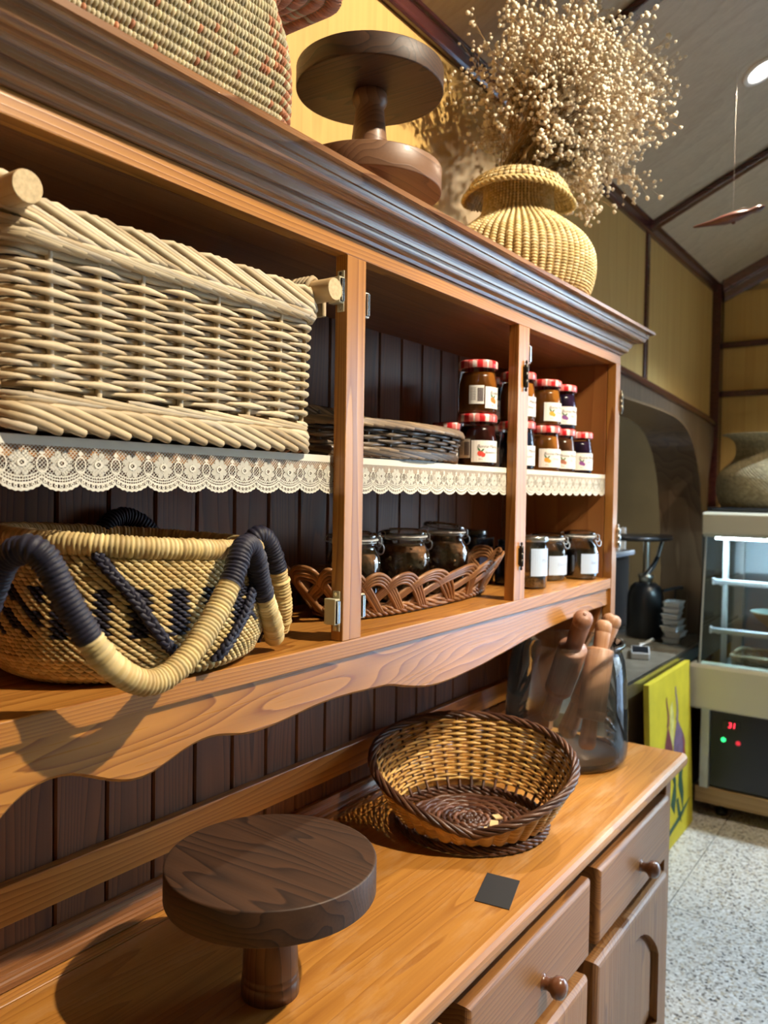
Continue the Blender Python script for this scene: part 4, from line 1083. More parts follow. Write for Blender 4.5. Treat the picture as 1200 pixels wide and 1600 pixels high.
def cyl_patch(mb, w_, h_, r, ang, z, k=12, mat=0):
    xs = np.linspace(-w_ / 2, w_ / 2, k + 1); V = np.array([(x, y) for y in (-h_ / 2, h_ / 2) for x in xs]); 
    on_cyl(mb, V, [(i, i + 1, k + 1 + i + 1, k + 1 + i) for i in range(k)], r, ang, z, mat)
def disc2(cx, cy, rx, ry, k=14, rot=0.0):
    t = np.linspace(0, 2 * PI, k, endpoint=False); x, y = rx * np.cos(t), ry * np.sin(t)
    return np.stack([cx + x * math.cos(rot) - y * math.sin(rot), cy + x * math.sin(rot) + y * math.cos(rot)], 1), [tuple(range(k))]
FR = {'apricot': (.75, .2, .03), 'strawberry': (.65, .05, .03), 'blueberry': (.05, .10, .3), 'orange': (.85, .34, .03), 'plum': (.22, .06, .25), 'fig': (.4, .14, .08)}
KINDS_W = {'apricot': 'Apricot', 'strawberry': 'Strawberry', 'blueberry': 'Blueberry', 'orange': 'Orange', 'plum': 'Plum', 'fig': 'Fig'}
def jam_jar(kind, label, rot=0.0, loc=(0, 0, 0), barcode=False):
    t = thing('jam_jar', (0, 0, 0), label, 'jam jar', 'jam jars with gingham lids')
    R = .0385
    body = [(0, 0), (R - .004, 0), (R - .0008, .003), (R, .007), (R, .055), (R - .001, .062), (R - .003, .074), (R - .0045, .084), (R - .005, .089)]
    k = 20
    MB().lathe(body, (0, 0, 0), k).build('glass', M_glassj, t)
    MB().lathe([(0, .0022), (R - .004, .0022), (R - .0016, .006), (R - .0012, .055), (R - .0045, .072), (R - .006, .081), (0, .0815)], (0, 0, 0), k).build('jam', JAMS[kind], t)
    MB().lathe([(R - .0052, .0885), (R - .0004, .0885), (R + .0004, .0895), (R + .0004, .101), (R - .0008, .1035), (R - .003, .1045), (0, .1045)], (0, 0, 0), 40).build('lid', M_ging, t)
    lb = MB(); A = -PI / 2
    cyl_patch(lb, .070, .042, R + .0004, A, .031); l = lb.build('paper_label', M_label, t)
    q = MB(); 
    V, F = text_shape('Bonne Maman', .0092, .35); on_cyl(q, V + [.002, .0105, 0], F, R + .0008, A, .030)
    V, F = text_shape(KINDS_W[kind], .0066, .35); on_cyl(q, V + [.007, -.001, 0], F, R + .0008, A, .030)
    V, F = text_shape('370 g', .0036); on_cyl(q, V + [-.017, -.0145, 0], F, R + .0008, A, .030)
    q.build('lettering', M_ink, l)
    q = MB(); 
    for (cx, cy, rr) in ((-.017, -.003, .0062), (-.0115, -.006, .0045)):
        V, F = disc2(cx, cy, rr, rr * .9); on_cyl(q, V, F, R + .0006 + rr * .01, A, .030)
    q.build('printed_fruit', bpy.data.materials.get('print_' + kind) or plain('print_' + kind, FR[kind], .6), l)
    q = MB()
    for (cx, cy, ro) in ((-.020, .004, 2.2), (-.013, .003, .7)):
        V, F = disc2(cx, cy, .0042, .0018, 10, ro); on_cyl(q, V, F, R + .0007, A, .030)
    q.build('printed_leaf', bpy.data.materials.get('print_leaf') or plain('print_leaf', (.06, .16, .06), .6), l)
    if barcode:
        q = MB(); cyl_patch(q, .030, .036, R + .0004, A - 1.35, .036); l2 = q.build('back_label', M_label, t); q = MB()
        for i in range(11):
            V = np.array([(.002 + i * .0011 - .0002 * (i % 3), y) for y in (-.013, .013)] + [(.0026 + i * .0011, y) for y in (.013, -.013)]); on_cyl(q, V, [(0, 1, 2, 3)], R + .0008, A - 1.35, .036)
        for i in range(8):
            V = np.array([(-.012, .012 - i * .0032), (-.001, .012 - i * .0032), (-.001, .013 - i * .0032), (-.012, .013 - i * .0032)]); on_cyl(q, V, [(0, 1, 2, 3)], R + .0008, A - 1.35, .036)
        q.build('printed_lines', M_ink, l2)
    t.location = loc; t.rotation_euler = (0, 0, rot); t['_w'] = [0, 0, 0]
    return t
ZS = 1.4666; HJ = .1048
J = [('strawberry', (1.395, .766, ZS), -.45, 'dark red jam jar at the left end of the front row, under the amber jar', True),
     ('apricot', (1.398, .768, ZS + HJ), .22, 'amber jam jar with barcode showing, stacked at the left end', True),
     ('fig', (1.619, .862, ZS), -.45, 'brown jam jar in the back row left of the divider, bottom of its stack', False),
     ('blueberry', (1.618, .860, ZS + HJ), -.45, 'dark blue jam jar in the back row left of the divider, top of its stack', False),
     ('blueberry', (1.574, .766, ZS), -.5, 'dark blue jam jar half hidden by the divider, bottom of its stack', False),
     ('orange', (1.575, .767, ZS + HJ), -.5, 'orange jam jar half hidden by the divider, top of its stack', False),
     ('orange', (1.712, .766, ZS), -.5, 'orange jam jar standing below the marmalade jar right of the divider', False),
     ('orange', (1.713, .767, ZS + HJ), -.25, 'marmalade jar with orange printed on its label, stacked right of the divider', False),
     ('fig', (1.812, .770, ZS), -.5, 'brown jam jar between the orange one and the last purple one, bottom row', False),
     ('plum', (1.812, .770, ZS + HJ), -.45, 'purple jam jar on the top row, right end of the stacks', False),
     ('plum', (1.920, .768, ZS), -.45, 'purple jam jar standing single at the right end of the shelf', False),
     ('strawberry', (1.545, .925, ZS), .3, 'jam jar behind the willow tray with only its red lid edge showing', False)]
for kd, lc, ro, lab, bc_ in J: jam_jar(kd, lab, ro, lc, bc_)
# ---- clip top jars
M_wire = plain('bail_wire', (.55, .55, .53), .3, metal=1.0)
M_rubber = plain('gasket', (.88, .87, .83), .5)
def clip_jar(loc, label, R, Hh, contents, fill, tilt=None, rot=0.0, paper=None, group='clip top jars'):
    t = thing('clip_top_jar', (0, 0, 0), label, 'jar', group)
    n = R * .78
    body = [(0, 0), (R - .006, 0), (R - .001, .004), (R, .010), (R, Hh * .62), (R * .97, Hh * .70), (n * 1.03, Hh * .79), (n, Hh * .84), (n * 1.07, Hh * .845), (n * 1.07, Hh * .865), (n, Hh * .87), (n, Hh * .90)]
    MB().lathe(body, (0, 0, 0), 40).build('glass_body', M_glass, t)
    MB().lathe([(R - .006, .003), (R - .0035, .010), (R - .0035, Hh * .61), (n * .98, Hh * .78), (n * .93, Hh * .90)], (0, 0, 0), 32).build('inner_wall', M_glass, t)
    c = MB(); f = Hh * fill
    c.lathe([(0, .0035), (R - .007, .0035), (R - .0045, .010), (R - .0045, min(f, Hh * .61)), (min(R - .0045, n * 1.0) if f > Hh * .7 else R - .0045, f), (R * .5, f + .002), (0, f + .001)], (0, 0, 0), 32)
    co = c.build('contents', contents, t)
    if paper is None:   # lumpy nuts and flakes
        q = MB(); tv, tf = _ST, None
        nn = 150; a = rng.uniform(0, 2 * PI, nn); zz = rng.uniform(.008, f, nn); rr = np.where(zz > f * .93, R * .8 * rng.uniform(0, 1, nn), R - .0055)
        rr = np.minimum(rr, np.where(zz > Hh * .62, n * .95, R - .0055)); 
        cen = np.stack([rr * np.cos(a), rr * np.sin(a), zz], 1); d = rng.normal(0, 1, (nn, 3)); d /= np.linalg.norm(d, axis=1, keepdims=True); e = np.cross(d, rng.normal(0, 1, (nn, 3))); e /= np.linalg.norm(e, axis=1, keepdims=True); g = np.cross(d, e)
        pack2(q, cen, d * .0068, e * .0042, g * .0034, pal([(.42, .22, .09), (.30, .14, .055), (.55, .36, .18), (.20, .09, .035)], nn, .15)); q.build('nuts', M_straw, t, kind='stuff')
    # lid, gasket and wire bail
    lt = bpy.data.objects.new('lid_hinge', None)
    g = MB().lathe([(n * .98, Hh * .90), (n * 1.12, Hh * .900), (n * 1.15, Hh * .912), (n * 1.12, Hh * .924), (n * .98, Hh * .924)], (0, 0, 0), 36).build('gasket', M_rubber, t)
    l = MB().lathe([(n * .96, 0), (n * 1.10, .0005), (n * 1.13, .003), (n * 1.13, .006), (n * 1.08, .010), (n * .85, .0125), (n * .80, .0105), (0, .0100)], (0, 0, 0), 40).build('glass_lid', M_glass, t)
    l.location = (0, 0, Hh * .925)
    if tilt: l.rotation_euler = (tilt, 0, 0); l.location = (0, 0, Hh * .925 + abs(math.sin(tilt)) * n * .9)
    w_ = MB()
    for zz in (Hh * .878, ): w_.tube([((n * 1.045) * math.cos(a), (n * 1.045) * math.sin(a), zz) for a in np.linspace(0, 2 * PI, 41)[:-1]], .0011, 6, closed=True, ref=(0, 0, 1))
    w_.build('neck_wire', M_wire, t)
    w_ = MB()
    s_ = -1; y0 = s_ * n * 1.08
    w_.tube(bez([(-.016, y0, Hh * .875), (-.017, y0 - .009 * 1, Hh * .83), (-.013, y0 - .012, Hh * .75), (0, y0 - .013, Hh * .71), (.013, y0 - .012, Hh * .75), (.017, y0 - .009, Hh * .83), (.016, y0, Hh * .875)], 42), .0013, 6)
    w_.tube(bez([(-.011, y0 + .002, Hh * .96), (-.012, y0 - .007, Hh * .94), (-.011, y0 - .008, Hh * .84), (0, y0 - .0085, Hh * .81), (.011, y0 - .008, Hh * .84), (.012, y0 - .007, Hh * .94), (.011, y0 + .002, Hh * .96)], 42), .0013, 6)
    w_.build('wire_clasp', M_wire, t)
    w_ = MB(); w_.tube(bez([(-.014, -y0 - .002, Hh * .88), (-.014, -y0 + .008, Hh * .90), (-.012, -y0 + .006, Hh * .965), (0, -y0 + .004, Hh * .985), (.012, -y0 + .006, Hh * .965), (.014, -y0 + .008, Hh * .90), (.014, -y0 - .002, Hh * .88)], 42), .0013, 6); w_.build('wire_hinge', M_wire, t)
    if paper:
        A = -PI / 2 - rot - .30; q = MB(); cyl_patch(q, R * 1.6, Hh * .42, R + .0005, A, Hh * .34); l = q.build('paper_label', plain('blue_daylit_label', (.50, .64, .86), .55) if 'blue_daylit_label' not in bpy.data.materials else bpy.data.materials['blue_daylit_label'], t)  # blue daylight falling on the paper is put into its colour
        q = MB()
        V, F = text_shape(paper, R * .2, .3); on_cyl(q, V, F, R + .001, A, Hh * .36)
        q.build('lettering', bpy.data.materials.get('pale_ink') or plain('pale_ink', (.36, .42, .55), .6), l)
    t.location = loc; t.rotation_euler = (0, 0, rot)
    return t
M_gran = plain('granola', (.26, .12, .05), .8, noise=.6, nscale=140, bump=.6)
M_dark = plain('dark_preserve', (.012, .006, .006), .2)
ZB = 1.2085
clip_jar((1.108, .850, ZB), 'clip top jar of nuts in the lattice basket, left one behind the post', .049, .135, M_gran, .72, rot=1.15)
clip_jar((1.268, .851, ZB), 'clip top jar of nuts in the middle of the lattice basket', .051, .135, M_gran, .78, rot=1.15)
clip_jar((1.425, .856, ZB), 'clip top jar of nuts in the lattice basket, right one with its lid tipped up', .051, .138, M_gran, .74, tilt=.13, rot=1.15)
clip_jar((1.862, .815, 1.2025), 'dark preserve jar with a label tinted by blue daylight beside the tall glass jar', .0465, .112, M_dark, .62, paper='Chutney', rot=.0)
clip_jar((1.9465, .766, 1.2025), 'dark preserve jar with a label tinted by blue daylight in the right corner of the shelf', .0465, .118, M_dark, .62, paper='Relish', rot=.0)
# tall cylinder with steel lid and bird seed coloured grain
def canister(loc, label, R, Hh, fillmat, fill, lidmat, rnd=None, paper=False):
    t = thing('storage_jar', loc, label, 'jar'); x, y, z = loc
    MB().lathe([(0, 0), (R - .003, 0), (R, .003), (R, Hh * .9), (R - .001, Hh * .905)], loc, 40).build('glass_body', M_glass, t)
    MB().lathe([(0, .004), (R - .003, .004), (R - .0025, Hh * .89)], loc, 32).build('inner_wall', M_glass, t)
    MB().lathe([(0, .0045), (R - .0035, .0045), (R - .0035, Hh * fill), (0, Hh * fill + .003)], loc, 32).build('contents', fillmat, t)
    MB().lathe([(R - .004, Hh * .895), (R + .0015, Hh * .895), (R + .002, Hh * .90), (R + .002, Hh * .985), (R + .0005, Hh), (0, Hh)], loc, 40).build('lid', lidmat, t)
    return t
M_grain = plain('mixed_grain', (.42, .33, .2), .8, noise=.7, nscale=190, bump=.5)
tj = canister((1.672, .772, 1.2025), 'tall narrow glass jar with steel lid and pale label right of the divider', .036, .118, M_grain, .20, M_steel)
q = MB(); cyl_patch(q, .066, .062, .0366, -PI / 2 - .25, .060); V = np.concatenate(q.v) + np.array([1.672, .772, 1.2025]); q.v = [V]; l = q.build('paper_label', bpy.data.materials['blue_daylit_label'], tj)  # same label colour with the blue daylight painted in
q = MB(); Vt, F = text_shape('Muesli', .012, .3); on_cyl(q, Vt + [.008, .004, 0], F, .0372, -PI / 2 - .25, .060); V = np.concatenate(q.v) + np.array([1.672, .772, 1.2025]); q.v = [V]; q.build('lettering', bpy.data.materials['pale_ink'], l)
# two square dark caddies behind the basket
M_caddy = plain('dark_caddy_glass', (.012, .013, .02), .12, coat=.6)
def caddy(x, y, label, wd=.062, h=.128):
    t = thing('square_jar', (x, y, 1.2025), label, 'jar')
    pts = []
    for cx, cy, a0 in ((1, -1, -PI / 2), (1, 1, 0), (-1, 1, PI / 2), (-1, -1, PI)):
        for a in np.linspace(a0, a0 + PI / 2, 5): pts.append((x + cx * (wd - .012) + .012 * math.cos(a), y + cy * (wd - .012) + .012 * math.sin(a)))
    MB().prism(pts, 2, 1.2027, 1.2025 + h * .86).build('glass_body', M_caddy, t, bevel=.003)
    MB().lathe([(0, h * .85), (wd * .9, h * .85), (wd * .95, h * .88), (wd * .95, h * .97), (wd * .9, h), (0, h)], (x, y, 1.2025), 36).build('lid', M_caddy, t)
    MB().obox((x + .0, y - wd - .0006, 1.2025 + h * .42), (wd * .62, 0, 0), (0, .0005, 0), (0, 0, h * .26)).build('paper_label', plain('navy_label', (.05, .06, .12), .5), t)
    return t
caddy(1.658, .931, 'square dark glass jar behind the tip of the lattice basket', .050)
caddy(1.702, .845, 'smaller square dark jar beside the divider, right of the lattice basket', .026, .105)
# ------------------------------------------------------------------ counter things
cd = MB().obox((1.1545, .580, .7709), ((1.205 - 1.1545) * .93, .0135, 0), (-.004, .0285, 0), (0, 0, .0006)).build('black_card', plain('black_card', (.014, .014, .016), .6), origin=(1.1545, .580, .7702))
tag(cd, 'small square black card lying on the sideboard top near its front edge', 'card')
M_jarglass = glass('jar_glass', (0.98, 0.99, 0.99), .7, film=0.012)
gj = thing('glass_jar', (1.858, .757, .7705), 'very large clear glass jar holding wooden rolling pins on the sideboard', 'jar')
JL = (1.858, .757, .7705)
MB().lathe([(0, .004), (.09, .003), (.125, 0), (.140, .004), (.147, .018), (.149, .04), (.1475, .12), (.143, .20), (.137, .245), (.131, .262), (.129, .270), (.132, .276), (.137, .279), (.138, .284), (.135, .288), (.130, .2885)], JL, 72).build('outer_wall', M_jarglass, gj)
MB().lathe([(0, .012), (.10, .011), (.132, .014), (.142, .026), (.1445, .045), (.143, .12), (.1385, .20), (.1325, .245), (.1265, .262), (.125, .275), (.130, .2885)], JL, 72).build('inner_wall', M_jarglass, gj)
dust = MB().lathe([(0, .0135), (.12, .0135), (.128, .0145), (.12, .0155), (0, .0155)], JL, 48).build('flour_dust', plain('flour_dust', (.42, .34, .27), .9), gj)
M_beech = wood('beech', (.48, .26, .14), (.34, .165, .08), 'Z', ring=20, rough=.5, coat=.05, warp=.08, ring_mix=.5)
M_beech_d = wood('dark_beech', (.30, .14, .078), (.19, .08, .042), 'Z', ring=20, rough=.5, coat=.05, warp=.08, ring_mix=.5)
def pin(a, b, label, rb, rh, lb, mat, lh=.085):
    """rolling pin from its low end a to its top end b (both ends of the handles)"""
    a, b = Vector(a), Vector(b); L = (b - a).length
    t = thing('rolling_pin', a, label, 'rolling pin', 'rolling pins in the big glass jar'); t.rotation_euler = (b - a).to_track_quat('Z', 'Y').to_euler(); t['_w'] = [0, 0, 0]
    def hnd(z0, s_):
        p = [(0, -.0), (rh * .55, .0), (rh * .92, .006), (rh * 1.05, .016), (rh, .028), (rh * .985, .0285), (rh * .985, .030), (rh * 1.0, .0305), (rh * .95, lh * .7), (rh * .9, lh - .001)]
        return [(r, z0 + s_ * z) for r, z in p]
    MB().lathe(hnd(L, -1), (0, 0, 0), 28).build('handle', mat, t)
    MB().lathe(hnd(L - lb - 2 * lh, 1), (0, 0, 0), 28).build('handle', mat, t)
    z0, z1 = L - lb - lh, L - lh
    MB().lathe([(0, z0), (rb * .9, z0), (rb, z0 + .004), (rb, z0 + .02), (rb * .985, z0 + .0205), (rb * .985, z0 + .0225), (rb, z0 + .023), (rb, z1 - .004), (rb * .9, z1), (0, z1)], (0, 0, 0), 36).build('barrel', mat, t)
    MB().lathe([(0, L + .0006), (.0042, L + .0006), (.0042, L - .001), (0, L - .001)], (0, 0, 0), 12).build('end_hole', M_knob, t)
    return t
pin((1.9359, .8427, .812), (1.7263, .6635, 1.1455), 'dark rolling pin leaning forward, its round knob under the apron', .034, .0215, .165, M_beech_d, .115)
pin((1.7972, .6797, .812), (1.8951, .678, 1.1087), 'pale rolling pin in the middle, knob resting at the jar rim', .033, .0195, .17, M_beech, .07)
pin((1.8865, .7674, .812), (1.9446, .6712, 1.1174), 'pale rolling pin leaning right, its thick knob above the jar rim', .0225, .0225, .15, M_beech, .09)
# ------------------------------------------------------------------ on top of the hutch
VC = (1.690, .832)
vs = thing('woven_vase', (VC[0], VC[1], 1.8385), 'round woven straw vase with a floppy brim holding dried flowers on the hutch', 'vase')
VP_v = [0, .05, .15, .30, .42, .52, .62, .70, .76, .84, .93, 1.0]
VP_r = [.120, .140, .165, .176, .174, .156, .120, .088, .078, .076, .077, .080]
VP_z = [0, .008, .030, .075, .115, .150, .180, .203, .222, .250, .277, .289]
def vase(u, v):
    u = np.asarray(u, float); v = np.asarray(v, float); a = 2 * PI * u
    r = np.interp(v, VP_v, VP_r); z = np.interp(v, VP_v, VP_z)
    return np.stack([VC[0] + r * np.cos(a), VC[1] + r * np.sin(a), 1.8435 + z], 1)
# smooth the profile
_vv = np.linspace(0, 1, 200); _r = np.interp(_vv, VP_v, VP_r); _z = np.interp(_vv, VP_v, VP_z)
for _ in range(60): _r[1:-1] = .25 * _r[:-2] + .5 * _r[1:-1] + .25 * _r[2:]; _z[1:-1] = .25 * _z[:-2] + .5 * _z[1:-1] + .25 * _z[2:]
VP_v, VP_r, VP_z = _vv, _r, _z
VS = [(.64, .49, .23), (.69, .55, .29), (.60, .45, .20), (.71, .58, .33)]
m = MB(); stitched(m, vase, 62, 50, lu=1.0, wv=.58, thick=.0038, stagger=0.0, cols=VS, jit=.07); m.build('woven_body', M_straw, vs, kind='stuff')
m = MB(); V = [vase(np.arange(48) / 48, np.full(48, v)) for v in np.linspace(0, 1, 24)]
m.add(np.vstack(V), [(i * 48 + j, i * 48 + (j + 1) % 48, (i + 1) * 48 + (j + 1) % 48, (i + 1) * 48 + j) for i in range(23) for j in range(48)] + [tuple(range(47, -1, -1))], 0, (.30, .20, .07), True); m.build('core', M_straw, vs)
def brim(u, v):
    u = np.asarray(u, float); v = np.asarray(v, float); a = 2 * PI * u
    r = .080 + .052 * v ** .9 + .006 * v * np.sin(2 * a + .6); droop = -.034 * v ** 2 + .010 * np.sin(v * PI) + .010 * v * np.cos(2 * a - .9) + .014 * v * np.sin(a + .4)
    return np.stack([VC[0] + r * np.cos(a), VC[1] + r * np.sin(a), 1.8435 + .285 + droop], 1)
m = MB(); stitched(m, brim, 62, 9, lu=1.0, wv=.6, thick=.0034, stagger=0, cols=VS, jit=.07); 
t = np.linspace(0, 1, 121)
rope(m, lambda t: brim(t, np.full(len(t), 1.0)), .003, .0034, 2, 34, VS, n=240)
V = [brim(np.arange(48) / 48, np.full(48, v)) - [0, 0, .001] for v in np.linspace(0, 1, 6)]
m.add(np.vstack(V), [(i * 48 + j, i * 48 + (j + 1) % 48, (i + 1) * 48 + (j + 1) % 48, (i + 1) * 48 + j) for i in range(5) for j in range(48)], 0, (.42, .29, .10), True)
m.build('brim', M_straw, vs, kind='stuff')
# dried gypsophila: branching sprigs, each ending in tiny pale heads
fb = thing('dried_flower_bunch', (VC[0], VC[1], 2.05), 'big cloud of dried cream baby breath flowers standing in the woven vase', 'dried flowers')
M_stem = straw('dry_stem', .7, var=.2); M_head = plain('dry_floret', (.90, .80, .62), .75, noise=.25, nscale=300)
_ico = bmesh.new(); bmesh.ops.create_icosphere(_ico, subdivisions=1, radius=1.0)
ICV = np.array([v.co[:] for v in _ico.verts]); ICF = [tuple(v.index for v in f.verts) for f in _ico.faces]; _ico.free()
cen_dir = np.array((.50, -.50, .72)); cen_dir /= np.linalg.norm(cen_dir)
def sprig(k):
    st = MB(); heads = []
    a = rng.uniform(0, 2 * PI); r0 = .052 * math.sqrt(rng.uniform(0, 1)); p = np.array((VC[0] + r0 * math.cos(a), VC[1] + r0 * math.sin(a), 2.06))
    d = cen_dir + np.array((1.05, .60, .62)) * rng.normal(0, .47, 3) * np.array((1, .8, 1)); d[1] = min(d[1], .12 + .2 * d[2]); d[0] = max(d[0], rng.uniform(-.28, .05) if k % 9 else -.42); d /= np.linalg.norm(d)
    if d[2] < .12: d[2] = .12 + .2 * rng.random(); d /= np.linalg.norm(d)
    L = rng.uniform(.29, .50) * (1 if d[2] > .4 else .9)
    def seg(p, d, L, r, depth):
        n = 6; q = [p]; dd = d.copy()
        if depth == 0: dd = np.array((0, 0, 1.0)) + d * .02; L = max(L, .21)
        for i in range(n):
            if depth == 0: dd = dd + (d - dd) * (.0, .0, .4, .7, .8, .8)[i]
            dd = dd + rng.normal(0, .05, 3) + np.array((0, 0, -.012 * depth)); dd /= np.linalg.norm(dd); nx = q[-1] + dd * L / n
            if nx[1] > .985: nx[1] = .985
            if .058 < math.hypot(nx[0] - VC[0], nx[1] - VC[1]) < .152 and nx[2] < 2.158: nx[2] = 2.158
            zc = roof_z(nx[1]) - .05
            if nx[2] > zc: nx[2] = zc
            q.append(nx)
        q = np.array(q); st.tube(q, np.linspace(r, r * .65, n + 1), 4, caps=False, col=np.tile(pal([(.42, .26, .11), (.5, .33, .15), (.36, .22, .09)], 1)[0], (n + 1, 1)))
        if depth >= 3 or L < .03:
            heads.append(q[-1]); return
        kids = 4 if depth < 1 else 4 if depth < 2 else 6
        for i in range(kids):
            t = rng.uniform(.55, 1.0) if i else 1.0; pp = q[int(t * n)]; e = dd + rng.normal(0, .48 if depth else .36, 3); e /= np.linalg.norm(e)
            seg(pp, e, L * rng.uniform(.36, .62), r * .65, depth + 1)
    # a bare lower stem, then three orders of branching
    seg(p, d, L * .64, .0013, 0)
    so = st.build('sprig', M_stem, fb)
    h = np.array(heads); 
    if len(h):
        m = MB(); nH = len(h); s_ = rng.uniform(.0034, .0058, nH); eye = np.eye(3)
        F = (np.array(ICF)[None] + (np.arange(nH) * len(ICV))[:, None, None]).reshape(-1, 3).tolist()
        V = h[:, None, :] + ICV[None] * s_[:, None, None] * (1 + .18 * rng.normal(0, 1, (nH, len(ICV), 1)))
        m.add(V.reshape(-1, 3), F, 0, None, True); o = m.build('florets', M_head, None, kind='stuff')
        o.parent = so; o['_w'] = list(fb['_w'])
        o.data.transform(Matrix.Translation(-Vector(fb['_w'])))
    return so
for k_ in range(104): sprig(k_)
# slouchy striped bag basket at the left
bgk = thing('woven_bag_basket', (.60, .83, 1.8385), 'slouchy woven grass basket with rust flecks on the hutch, cut off at the top left', 'basket')
BV = [0, .10, .25, .45, .60, .72, .82, .92, 1.0]; BS = [.90, .97, 1.0, 1.0, .97, .90, .90, 1.0, 1.08]; BZ_ = [0, .010, .045, .10, .145, .185, .215, .245, .258]
BVs = np.linspace(0, 1, 100); BSs = np.interp(BVs, BV, BS); BZs = np.interp(BVs, BV, BZ_)
for _ in range(25): BSs[1:-1] = .25 * BSs[:-2] + .5 * BSs[1:-1] + .25 * BSs[2:]
def bag(u, v):
    u = np.asarray(u, float); v = np.asarray(v, float)
    s_ = np.interp(v, BVs, BSs); z = np.interp(v, BVs, BZs)
    x, y = rrect(u, .31, .782, .690, .985, .055)
    cx, cy = .545, .838
    pinch = .030 * np.exp(-((x - .777) / .02) ** 2) * np.exp(-((y - .80) / .035) ** 2) * np.exp(-((v - .55) / .22) ** 2)
    ear = np.clip((v - .76) / .24, 0, 1) ** 1.2 * np.clip((x - .62) / .18, 0, 1)
    return np.stack([cx + (x - cx) * s_ - pinch + .085 * ear + .01 * v, cy + (y - cy) * s_, 1.8435 + z - .012 * ear], 1)
GR = [(.46, .40, .24), (.50, .44, .28), (.42, .36, .20), (.54, .45, .27), (.40, .33, .20)]
def bag_col(u, v, c):
    c = c.copy(); P = bag(u, v); p = .05 + .5 * np.clip((P[:, 0] - .70) / .06, 0, 1) + .35 * (v > .72)
    mk = rng.random(len(u)) < p
    c[mk] = np.array((.42, .17, .08)) * (1 + rng.normal(0, .15, (mk.sum(), 1)))
    mk = (v < .07); c[mk] = np.array((.05, .06, .07)); return c
m = MB(); grains(m, bag, 270, 22, lv=1.18, wu=.55, thick=.0036, tilt=.5, colf=bag_col, cols=GR, jit=.1); m.build('woven_body', M_straw, bgk, kind='stuff')
m = MB(); V = [bag(np.arange(96) / 96, np.full(96, v)) for v in np.linspace(0, 1, 30)]
m.add(np.vstack(V), [(i * 96 + j, i * 96 + (j + 1) % 96, (i + 1) * 96 + (j + 1) % 96, (i + 1) * 96 + j) for i in range(29) for j in range(96)] + [tuple(range(95, -1, -1))], 0, (.20, .16, .09), True); m.build('core', M_straw, bgk)
# ------------------------------------------------------------------ alcove counter and what stands on it
M_steelb = plain('brushed_steel', (.42, .42, .38), .28, metal=1.0)
ac = thing('service_counter', (3.2, 1.3, 0), 'steel edged service counter running through the arched opening', 'counter')
MB().box(2.38, 4.172, .935, 1.75, .675, .72).build('counter_top', plain('counter_stone', (.20, .18, .14), .25, noise=.2, nscale=20), ac, bevel=.003)
MB().prism([(.928, .672), (.935, .672), (.935, .7215), (.945, .7215), (.945, .7225), (.928, .7225)], 0, 2.38, 4.172).build('edge_strip', M_steelb, ac, bevel=.002)
MB().box(2.45, 4.165, .985, 1.70, 0, .675).build('cupboard_front', M_arch, ac)
for i in range(4):
    MB().box(2.47 + .425 * i, 2.47 + .425 * i + .41, .975, .985, .06, .655).build('panel', M_arch, ac, bevel=.003)
gr = thing('coffee_grinder', (3.92, 1.20, .7205), 'black coffee grinder with lever behind the hutch, on the counter', 'grinder')
GX, GY = 3.92, 1.20
M_blk = plain('black_plastic', (.012, .014, .018), .3)
M_dkbrown = plain('dark_brown_casing', (.045, .030, .020), .85, spec=.1)
MB().lathe([(0, 0), (.085, 0), (.088, .01), (.085, .20), (.072, .245), (.05, .265), (0, .268)], (GX, GY, .7205), 32).build('body', M_blk, gr)
MB().lathe([(.030, .265), (.034, .285), (.04, .30), (.024, .31), (0, .31)], (GX, GY, .7205), 24).build('collar', M_steelb, gr)
lv = MB(); lv.tube([(GX - .03, GY, 1.01), (GX + .02, GY - .03, 1.07), (GX + .05, GY - .04, 1.11)], [.013, .013, .011], 12); lv.build('lever_grip', M_blk, gr)
lv = MB(); lv.tube([(GX + .05, GY - .04, 1.11), (GX + .10, GY - .05, 1.205)], .010, 12); lv.build('lever_arm', M_steel, gr)
MB().lathe([(0, 0), (.13, 0), (.135, .006), (.135, .016), (.128, .02), (0, .02)], (GX - .07, GY, 1.200), 36, sx=1.55).build('hopper_lid', M_blk, gr)
lv = MB(); lv.tube([(GX, GY, .985), (GX, GY, 1.201)], .016, 12); lv.build('hopper_post', M_steelb, gr)
lv = MB(); lv.tube([(GX - .02, GY - .09, .955), (GX + .07, GY - .13, .965), (GX + .12, GY - .14, .962)], .008, 10); lv.build('portafilter_handle', M_blk, gr)
cm = thing('coffee_machine', (4.03, 1.49, .7205), 'tall dark brown coffee machine seen behind the hutch end', 'coffee machine')
MB().box(3.90, 4.17, 1.36, 1.62, .7205, 1.10).build('casing', M_dkbrown, cm, bevel=.02, seg=3)
MB().box(3.88, 4.18, 1.34, 1.62, 1.10, 1.125).build('top_tray', M_blk, cm, bevel=.006)
pp = thing('paper_sheet', (4.0, 1.40, 1.1255), 'white folded card standing on the coffee machine', 'card')
MB().prism([(3.92, 1.126), (4.15, 1.126), (4.15, 1.19), (3.93, 1.225)], 1, 1.396, 1.400).build('sheet', M_white, pp)
MB().box(4.152, 4.168, 1.385, 1.405, 1.126, 1.24).build('peg', M_white, pp, bevel=.002)
M_tub = plain('tub_white', (.72, .74, .74), .45)
